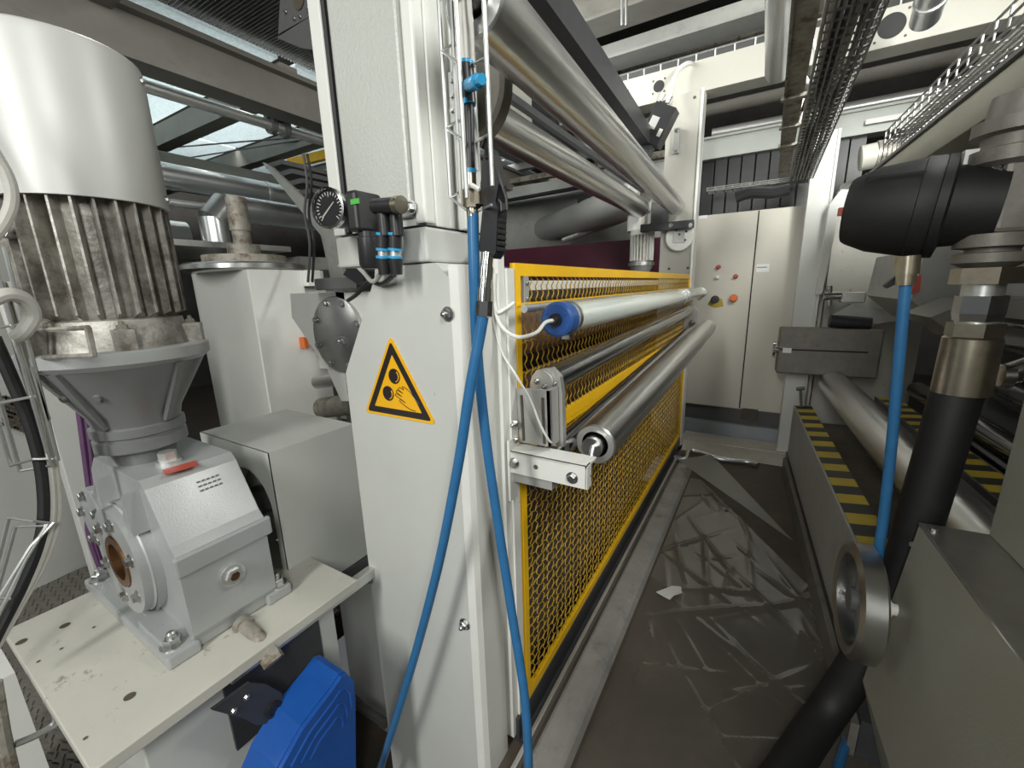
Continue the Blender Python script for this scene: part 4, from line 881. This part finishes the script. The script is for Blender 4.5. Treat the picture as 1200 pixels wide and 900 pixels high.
# things behind the fence and the rolls
b = B(); b.box((-3.4, 4.95, .2), (-.90, 5.0, 2.035)); solo('maroon_panel', b, 'maroon', 'dark maroon panel behind the yellow fence', 'panel')
t = thing('small_motor', 'small finned motor standing before the maroon panel', 'motor', (-1.06, 4.12, 1.6))
sm_ = V((-1.055, 4.15, 0))
part('motor_body', B().lathe(sm_, Z_, [(1.735, .085), (1.99, .085)], 28), 'fins', t); part('fan_cover', B().lathe(sm_, Z_, [(1.985, .108), (2.03, .108), (2.03, 0)], 28), 'white', t)
for k in range(22):
    a = 2 * math.pi * k / 22; d = V((math.cos(a), math.sin(a), 0)); s_ = V((-d.y, d.x, 0))
    part('cooling_fin', B().prism([sm_ + d * .08 - s_ * .004 + Z_ * 1.76, sm_ + d * .107 - s_ * .003 + Z_ * 1.76, sm_ + d * .107 + s_ * .003 + Z_ * 1.76, sm_ + d * .08 + s_ * .004 + Z_ * 1.76], (0, 0, .225)), 'white', t)
part('flange', B().lathe(sm_, Z_, [(1.715, 0), (1.715, .12), (1.745, .12), (1.745, .08)], 28), 'galv', t); part('adapter_cone', B().lathe(sm_, Z_, [(1.60, .05), (1.715, .11)], 28), 'silverpaint', t)
pipe('pale round tube above the small finned motor', (-1.12, 4.2, 2.03), (-1.12, 4.2, 2.19), .09, 'white', name='tube_stub')
g0, g1 = at(629, 272, z=2.32), at(752, 231, z=2.32)
roll('grey_drum', g0, g1, .165, 'paint', 'large grey drum lying behind the maroon panel', end='paint')
b = B(); b.tube([at(660, 282, y=4.9), at(738, 254, y=4.9)], .035, 8); solo('slanting_rail', b, 'alu', 'pale slanting rail below the grey drum', 'rail')
pipe('black thin pipe with joint above the grey drum', at(590, 236, y=4.8), at(700, 216, y=4.8), .022, 'black')
b = B(); P = [at(px, py, y=4.7) for px, py in ((676, 228), (690, 224), (694, 236), (684, 252), (678, 248))]; b.prism(P, (0, .05, 0)); solo('rail_bracket', b, 'black', 'black triangular bracket below the thin pipe', 'bracket')
b = B(); b.box((-3.5, 5.4, 1.9), (-.7, 5.45, 2.9)); solo('rear_hood', b, 'midgrey', 'grey hood panel behind the grey drum', 'panel')
for k, (z0, z1, y, m_, lab) in enumerate(((2.62, 2.80, 5.0, 'cabgreen', 'grey green beam crossing behind the overhead rolls'), (2.86, 2.92, 5.05, 'rust', 'brownish bar above the crossing green beam'), (3.02, 3.10, 5.1, 'midgrey', 'grey bar above the brownish bar behind rolls'))):
    b = B(); b.box((-4.5, y, z0), (-.95, y + .1, z1)); solo('rear_crossbar', b, m_, lab, 'beam')
pipe('stacked metal canister hanging between the overhead rolls', at(682, 155, y=4.6), at(690, 180, y=4.6), .09, 'galv', bands=2, name='canister')
# ceiling services behind the cross beam
for k, (p0, p1, r, m_, lab) in enumerate((((-4, 6.2, 4.35), (4, 6.2, 4.35), .14, 'rust', 'thick brown overhead pipe nearest the ceiling'), ((-4, 5.9, 3.55), (4, 5.9, 3.55), .12, 'beam', 'thick grey overhead pipe behind the cross beam'),
     ((-4, 6.4, 3.2), (4, 6.4, 3.2), .09, 'rust', 'brown overhead pipe just above the girder'), ((-.7, 5.6, 3.15), (4, 5.6, 3.15), .05, 'alu', 'slim pale pipe above the grey green girder'))):
    pipe(lab, p0, p1, r, m_, 'overhead pipes at the far end')
for k, (y, z0, z1, m_, lab) in enumerate(((4.7, 4.15, 4.45, 'beam', 'broad olive grey ceiling beam above the cross beam'), (5.3, 4.05, 4.2, 'midgrey', 'narrow grey ceiling beam behind the olive beam'), (5.5, 3.55, 3.95, 'darkgrey', 'dark ceiling beam directly behind the cross beam'), (3.9, 4.55, 4.8, 'beam', 'olive grey ceiling beam nearest the roll tops'))):
    b = B(); b.box((-3.5, y, z0), (4, y + .18, z1)); b.box((-3.5, y - .08, z0 - .03), (4, y + .26, z0)); solo('ceiling_beam', b, m_, lab, 'beam')
b = B(); b.tube([at(729, -30, y=4.2), at(729, 30, y=4.2)], .012, 8); solo('threaded_rod', b, 'galv', 'left of two thin hanger rods below the ceiling', 'rod')
b = B(); b.tube([at(734, -30, y=4.2), at(734, 30, y=4.2)], .012, 8); solo('threaded_rod', b, 'galv', 'right of two thin hanger rods below the ceiling', 'rod')
t = thing('strip_curtain', 'dark hanging plastic strips above the beige cabinet', 'curtain', (0, 5.24, 1.9))
for k in range(12): part('strip', B().box((-.85 + k * .125, 5.24 + .01 * (k % 2), 1.9), (-.74 + k * .125, 5.245 + .01 * (k % 2), 2.80)), 'black', t)
# overhead cable tray along the aisle
def otray(label, x0, x1, y0, y1, z, side, nx, dy, r=.004):
    t = thing('wire_mesh_tray', label, 'cable tray', ((x0 + x1) / 2, y0, z), 'overhead wire trays')
    b = B()
    for i in range(nx + 1): x = x0 + (x1 - x0) * i / nx; b.tube([(x, y0, z), (x, y1, z)], r, 5)
    for s_ in (x0, x1):
        for k in (.5, 1.): b.tube([(s_, y0, z + side * k), (s_, y1, z + side * k)], r, 5)
    n = int((y1 - y0) / dy)
    for j in range(n + 1): y = y0 + (y1 - y0) * j / n; b.tube([(x0, y, z + side), (x0, y, z), (x1, y, z), (x1, y, z + side)], r, 5)
    part('wire_grid', b, 'wiredark', t, None, 'stuff'); return t
otray('broad wire mesh tray running overhead toward the cabinet', .065, .20, 1.5, 3.95, 2.26, .06, 7, .055)
for k in range(6):
    b = B(); b.tube(spline([(.08 + k * .02 + .006 * math.sin(3 * j + k), 1.5 + j * .5, 2.275 + .006 * (k % 2)) for j in range(6)]), .010, 8)
    solo('overhead_cable', b, 'black' if k % 3 else 'cablegrey', ('leftmost', 'second from left', 'third from left', 'third from right', 'second from right', 'rightmost')[k] + ' cable lying in the overhead wire mesh tray', 'cable', 'cables in the overhead tray')
pipe('silver round duct pointing toward the aisle overhead', (-.055, 1.3, 2.83), (-.075, 3.45, 2.83), .075, 'duct', bands=1)
pipe('short silver pipe end over the right part of cross beam', at(1100, -30, y=3.4), at(1084, 22, y=3.7), .07, 'duct', bands=1)
b = B(); b.box((-.015, 1.4, 2.30), (.05, 3.95, 2.33)); b.box((-.02, 1.4, 2.29), (-.012, 3.95, 2.38)); ch = solo('cable_channel', b, 'rust', 'brown steel channel beside the overhead wire mesh tray', 'channel')
for y in (2.3, 2.7, 3.05): part('strap', B().box((-.03, y, 2.285), (.07, y + .03, 2.30)), 'rust', ch)
t = thing('cable_tag', 'pale tag hanging from the overhead wire mesh tray', 'tag', at(940, 145, y=3.2))
part('tag_plate', B().prism([at(px, py, y=3.2) for px, py in ((937, 114), (943, 115), (930, 153), (921, 152))], (0, .01, 0)), 'white', t); part('tag_plate', B().prism([at(px, py, y=3.15) for px, py in ((941, 130), (946, 131), (941, 150), (935, 148))], (0, .01, 0)), 'label', t)
b = B(); b.tube(spline([at(938, 20, y=2.9), at(956, 60, y=2.95), at(952, 92, y=3.0), at(946, 95, y=3.0), at(940, 80, y=3.0)]), .010, 8); solo('hanging_loop', b, 'cablewhite', 'white cable loop hanging below the overhead tray', 'cable')
t = otray('narrow wire tray crossing above the beige cabinet', 0, .1, 0, .9, 0, .03, 4, .07, .004)
t.location = (-.62, 4.9, 2.42); t.rotation_euler = (0, math.radians(-6), math.radians(-88))
b = B(); b.tube(spline([at(862, 232, y=4.6), at(880, 226, y=4.6), at(905, 226, y=4.6), at(925, 222, y=4.6)]), .05, 10); solo('cable_bundle', b, 'black', 'black cable bundle above the cabinet top', 'cable')
# ================================================================== RIGHT MACHINE (its own axes u, v)
def Bu(): return B(RM)
def Wp(p): return RM @ V(p)
U_, V_ = RM.to_3x3() @ X_, RM.to_3x3() @ Y_
# base and striped step
b = Bu(); b.box((.47, 1.46, 0), (.60, 3.95, .15)); solo('machine_plinth', b, 'blackpaint', 'black plinth along the right side of the aisle', 'plinth')
b = Bu(); b.box((.445, 1.46, 0), (.468, 3.85, .13)); solo('kick_rail', b, 'castgrey', 'worn low rail at the foot of the striped machine', 'rail')
def stripes(name, label, u0, u1, v0, v1, z, n, depth):
    t = thing(name, label, 'step', Wp(((u0 + u1) / 2, (v0 + v1) / 2, z)), 'hazard striped edges')
    b = Bu(); b.box((u0 - .008, v0, z - depth), (u0, v1, z + .004)); b.box((u0 - .008, v0, z - depth), (u1 - .05, v1, z - depth + .01)); part('outer_panel', b, 'midgrey' if depth > .2 else 'darkgrey', t)
    b = Bu(); b.box((u0, v0, z - .012), (u1, v1, z - .001)); part('tread', b, 'darkgrey', t)
    for k in range(n):
        a = v0 + (v1 - v0) * k / n; c = v0 + (v1 - v0) * (k + 1) / n; s_ = (u1 - u0) * .22
        b = Bu(); b.prism([(u0 + .004, a, z - .001), (u1, a + s_, z - .001), (u1, c + s_, z - .001), (u0 + .004, c, z - .001)], (0, 0, .0012)); part('stripe', b, 'hazard' if k % 2 else 'hazblack', t)
stripes('striped_edge', 'grey panel with black and yellow striped top edge along aisle', .465, .575, 1.66, 3.75, .60, 23, .40)
stripes('striped_edge', 'inner black and yellow striped ledge behind the chrome roll', 1.0, 1.13, 1.47, 4.0, .66, 32, .1)
def rollu(name, u, v0, v1, z, r, m_, label, **k): return roll(name, Wp((u, v0, z)), Wp((u, v1, z)), r, m_, label, **k)
rollu('pull_roll', .735, 1.47, 4.04, .735, .098, 'roll', 'thick chrome roll running along the striped machine', group='rolls of the striped machine')
rollu('pull_roll', 1.22, 1.47, 4.0, .74, .055, 'rolldark', 'thin dark roll behind the inner striped ledge', group='rolls of the striped machine')
rollu('pull_roll', 1.46, 1.47, 4.0, .88, .085, 'rolldark', 'dark roll right of the thin roll behind the black hose', group='rolls of the striped machine')
rollu('pull_roll', 1.50, 1.47, 4.0, 1.14, .06, 'rolldark', 'upper dark roll behind the brass hose sleeve', group='rolls of the striped machine')
rollu('pull_roll', 1.34, 1.47, 3.6, .55, .10, 'rolldark', 'low dark roll at the right edge beside panel', group='rolls of the striped machine')
t = thing('roll_bearing_box', 'grey bearing box at the far end of the chrome roll', 'bearing', Wp((.7, 4.12, .79)))
b = Bu(); b.box((.34, 4.05, .79), (1.0, 4.2, 1.165), .012); part('box', b, 'castgrey', t)
b = Bu(); b.box((.34, 4.046, .985), (.92, 4.05, .997)); part('seam', b, 'blackmatt', t)
b = Bu(); b.cyl((.30, 4.07, .985), (.318, 4.07, .985), .065, 20); b.cyl((.31, 4.07, .985), (.345, 4.07, .985), .03, 14); part('end_knob', b, 'chrome', t)
b = Bu(); b.box((.37, 4.035, .965), (.43, 4.046, 1.005)); part('clip', b, 'label', t)
t = thing('web_clamp', 'metal clamp assembly on top of the bearing box', 'clamp', Wp(atu(990, 375, v=4.3)))
b = Bu(); b.cyl(atu(965, 347, v=4.2), atu(985, 347, v=4.2), .035, 14); b.cyl(atu(972, 335, v=4.2), atu(972, 358, v=4.2), .02, 12); part('knob', b, 'chrome', t)
b = Bu(); b.box(atu(985, 355, v=4.2), atu(1012, 342, v=4.3), .01); part('cylinder', b, 'alu', t)
b = Bu(); b.prism([atu(px, py, v=4.15) for px, py in ((975, 372), (1000, 356), (1055, 366), (1052, 376), (1010, 382))], (0, .1, 0)); part('lever', b, 'midgrey', t)
b = Bu(); b.cyl(atu(972, 376, v=4.1), atu(1020, 380, v=4.1), .05, 14); part('black_roller', b, 'black', t)
b = Bu(); b.tube([atu(939, 477, v=3.72), atu(938, 455, v=3.72)], .01, 6); b.tube([atu(933, 456, v=3.7), atu(943, 455, v=3.7)], .014, 6); solo('wing_screw', b, 'darkgrey', 'small wing screw at the end of the striped panel', 'screw')
# machine frame and body further right
b = Bu(); b.box((1.62, 1.47, 0), (1.75, 4.5, 1.1)); solo('inner_frame_wall', b, 'darkgrey', 'dark frame wall behind the right machine rolls', 'panel')
b = Bu(); b.box((.605, 1.47, 0), (1.61, 4.4, .30)); solo('machine_bed', b, 'interior', 'dark bed under the right machine rolls', 'bed')
t = thing('web_guide_head', 'grey slanted machine head above the right rolls', 'machine head', Wp((1.6, 3, 1.2)))
b = Bu(); b.prism([atu(px, py, v=3.0) for px, py in ((1068, 352), (1085, 292), (1150, 280), (1290, 270), (1290, 420), (1110, 385))], (0, .9, 0)); part('head_body', b, 'midgrey', t)
b = Bu(); b.prism([atu(px, py, v=2.6) for px, py in ((1090, 372), (1140, 352), (1250, 350), (1250, 410), (1130, 400))], (0, .35, 0)); part('lower_panel', b, 'beam', t)
b = Bu(); b.tube([atu(1165, 376, v=2.5), atu(1230, 384, v=2.5)], .018, 8); part('chrome_rail', b, 'chrome', t)
b = Bu(); b.prism([atu(px, py, v=2.95) for px, py in ((1068, 345), (1072, 325), (1080, 322), (1078, 342))], (0, .03, 0)); part('red_mark', b, 'red', t)
b = Bu(); p, q = atu(985, 215, v=4.9), atu(1090, 340, v=4.9); b.box((p.x, 4.9, 0), (q.x, 4.95, p.z)); solo('cream_door', b, 'cream', 'cream machine door lit up behind the black actuator', 'door')
b = Bu(); b.prism([atu(px, py, v=4.2) for px, py in ((972, 240), (986, 222), (1010, 222), (1012, 232), (996, 232), (983, 252), (963, 345), (956, 345))], (0, .06, 0)); solo('side_guard', b, 'paint', 'pale bent guard beside the tall upright', 'guard')
t = thing('geared_motor', 'small grey motor with ribbed housing above the black actuator', 'motor', Wp(atu(1030, 190, v=4.4)))
b = Bu(); b.cyl(atu(1008, 186, v=4.4), atu(1026, 182, v=4.4), .09, 20); part('end_cap', b, 'cream', t)
for k in range(7):
    b = Bu(); p = V(atu(1026 + k * 5, 182 - k * .6, v=4.4)); b.lathe(p, X_, [(0, .07), (0, .10), (.02, .10), (.02, .07)], 20); part('rib', b, 'fins', t)
b = Bu(); b.cyl(atu(985, 232, v=4.3), atu(1020, 210, v=4.3), .055, 14); part('elbow_pipe', b, 'duct', t)
# overhead beam on the right
t = thing('overhead_beam', 'olive grey steel beam running up to the right corner', 'beam', Wp((.8, 2, 2.1)))
b = Bu(); b.box((.70, .5, 2.065), (.86, 3.7, 2.19), .003); part('beam_face', b, 'olive', t)
b = Bu(); b.box((.685, .5, 2.19), (.88, 3.7, 2.205)); part('upper_lip', b, 'darkgrey', t)
b = Bu(); b.box((.88, .5, 2.15), (1.9, 3.7, 2.17)); part('lower_plate', b, 'beam', t)
bolt(t, Wp(atu(1128, 152, u=.80)), -Z_, .016); 
b = Bu(); b.tube([atu(1128, 152, u=.80), atu(1126, 190, u=.80)], .006, 6); part('hanger', b, 'galv', t)
ot = otray('wire tray lying on the olive grey beam at upper right', 0, .10, 0, 2.6, 0, .07, 5, .09, .005); ot.location = Wp((.74, .8, 2.30)); ot.rotation_euler = (0, 0, math.radians(3.183))
b = Bu(); b.tube([(.77, .8, 2.33), (.77, 3.3, 2.33)], .018, 8); solo('beam_cable', b, 'midgrey', 'grey cable in the tray on the olive beam', 'cable')
# black actuator on its valve and the hose below
VV = 1.55
t = thing('valve_actuator', 'large black round actuator mounted on valve at the right', 'actuator', Wp(atu(1080, 310, v=VV)))
a0, a1 = V(atu(993, 248, v=1.63)), V(atu(1172, 240, v=VV)); ad = (a1 - a0).normalized(); L_ = (a1 - a0).length
b = Bu(); b.lathe(a0, ad, [(0, 0), (0, .085), (.01, .092), (.06, .112), (.14, .124), (.148, .124), (.150, .127), (.182, .127), (.19, .122)], 48); part('actuator_body', b, 'blackmatt', t)
b = Bu(); b.lathe(a0, ad, [(.186, .122), (.188, .128), (.206, .128), (.212, .10), (L_, .09)], 48); part('rear_housing', b, 'blackmatt', t)
b = Bu(); b.lathe(a0, ad, [(-.002, .0), (-.002, .08)], 40); part('end_disc', b, 'rust', t)
for s_, dz in ((-1, .075), (-1, -.055)):
    b = Bu(); b.prism([a0 + ad * .02 + V((0, -.075, dz)), a0 + ad * .13 + V((0, -.096, dz)), a0 + ad * .13 + V((0, -.092, dz - .02)), a0 + ad * .02 + V((0, -.072, dz - .012))], (0, -.012, 0)); part('moulded_rib', b, 'blackmatt', t)
b = Bu(); b.box(a0 + V((-.022, -.01, -.01)), a0 + V((0, .01, .012))); part('red_indicator', b, 'red', t)
b = Bu(); b.cyl(atu(1064, 300, v=1.50), atu(1062, 322, v=1.50), .026, 16); b.cyl(atu(1062, 322, v=1.50), atu(1061, 334, v=1.50), .021, 14); part('hose_port', b, 'nickel', t)
b = Bu(); b.prism([atu(px, py, v=1.53) for px, py in ((1052, 322), (1036, 335), (1040, 338), (1056, 330))], (0, .02, 0)); part('lever', b, 'black', t)
b = Bu(); b.tube(spline([atu(1062, 328, v=1.50), atu(1058, 370, v=1.50), atu(1052, 440, v=1.50), atu(1044, 530, v=1.50), atu(1035, 610, v=1.495), atu(1029, 650, v=1.49), atu(1024, 690, v=1.50)]), .0135, 12); solo('air_hose', b, 'hose', 'blue hose hanging straight down from the black actuator', 'hose')
t = thing('steam_valve', 'dark metal valve body with stacked hex fittings at right', 'valve', Wp((.56, VV + .02, 1.23)))
fx = V((.563, VV + .0, 0))
def sect(name, prof, n, m_): part(name, Bu().lathe(fx, Z_, prof, n, n > 8), m_, t)
sect('hose_sleeve', [(1.235, .0), (1.235, .060), (1.385, .058), (1.39, .05)], 36, 'nickel')
sect('hex_nut', [(1.39, 0), (1.39, .056), (1.425, .056), (1.425, 0)], 6, 'nickel')
sect('union_nut', [(1.43, .046), (1.45, .05), (1.495, .05), (1.497, .035)], 6, 'chrome')
sect('thread', [(1.42, .04), (1.535, .04)], 24, 'galv')
sect('large_hex', [(1.525, 0), (1.525, .068), (1.565, .068), (1.565, 0)], 6, 'nickel')
sect('flange_ring', [(1.565, .045), (1.578, .07), (1.60, .07), (1.603, .05), (1.612, .05), (1.615, .074), (1.645, .074), (1.648, .05)], 32, 'castgrey')
b = Bu(); b.box((.535, VV - .06, 1.645), (.70, VV + .12, 1.81), .012); part('valve_body', b, 'castgrey', t)
sect('top_flange', [(1.80, .06), (1.81, .078), (1.84, .078), (1.845, .06), (1.87, .06), (1.875, .08), (1.905, .08), (1.91, .06), (1.96, .055)], 32, 'castgrey')
b = Bu(); b.box(atu(1128, 196, v=VV), atu(1152, 178, v=VV + .05)); part('tag_plate', b, 'label', t)
b = Bu(); b.cyl(atu(1180, 440, v=1.6), atu(1215, 428, v=1.6), .03, 16); b.lathe(V(atu(1178, 440, v=1.6)), X_, [(-.012, .0), (-.01, .03), (.01, .034), (.03, .02)], 20); solo('ball_handle', b, 'chrome', 'shiny round ball handle at the right edge', 'handle')
b = Bu(); b.tube(spline([V((.563, 1.55, 1.26)), atu(1120, 465, v=1.55), atu(1104, 520, v=1.54), atu(1083, 590, v=1.535), atu(1055, 680, v=1.53), atu(1014, 765, v=1.51), atu(975, 825, z=.16), atu(940, 875, z=.085), atu(905, 930, z=.06), atu(850, 1010, z=.06)]), .054, 24); solo('rubber_hose', b, 'blackmatt', 'thick black rubber hose dropping from the valve to the floor', 'hose')
# console with handwheel
t = thing('operator_console', 'olive grey sloping console at the lower right corner', 'console', Wp((.65, 1.0, 0)))
pr = [(.500, .875), (.447, .32), (.537, .0), (.95, 0), (.95, .875)]
b = Bu(); b.prism([(u, .2, z) for u, z in pr], (0, 1.24, 0)); part('console_body', b, 'olive', t)
b = Bu(); b.box((.498, .2, .876), (.95, 1.442, .884), .002); part('steel_top', b, 'stainless', t)
b = Bu(); b.box((.635, .3, .884), (1.0, 1.44, 1.75), .004); part('back_panel', b, 'olive', t)
for px, py in ((1069, 638),): bolt(t, Wp(atu(px, py, v=1.36)), -U_, .006, stud=False)
bolt(t, Wp(atu(1095, 622, z=.8845)), Z_, .008, stud=False)
t = thing('handwheel', 'shiny metal handwheel on the side of the console', 'handwheel', Wp(atu(1008, 770, v=1.40)))
hc = V(atu(1004, 703, v=1.40)); hR = .165
b = Bu(); b.lathe(hc, X_, [(-.022, hR - .035), (-.028, hR - .012), (-.018, hR), (.028, hR), (.036, hR - .012), (.030, hR - .035), (-.022, hR - .035)], 56); part('rim', b, 'steel', t)
for k in range(3):
    a = math.radians(90 + 120 * k); d = V((0, math.cos(a), math.sin(a))); b = Bu(); b.tube([hc + d * .02 + X_ * .012, hc + d * (hR - .02)], .018, 10); part('spoke', b, 'darkgrey', t)
b = Bu(); b.cyl(hc - X_ * .02, hc + X_ * .045, .034, 20); part('hub', b, 'darkgrey', t)
b = Bu(); b.cyl(hc + X_ * .04, V((.50, hc.y, hc.z)), .017, 16); b.cyl(hc + X_ * .05, hc + X_ * .075, .026, 16); part('shaft', b, 'white', t)
b = Bu(); b.tube(spline([atu(1015, 800, z=.10), atu(1000, 850, z=.03), atu(985, 890, z=.02), atu(970, 960, z=.02)]), .014, 10); solo('air_hose', b, 'hose', 'short blue hose end on the floor below the console', 'hose')
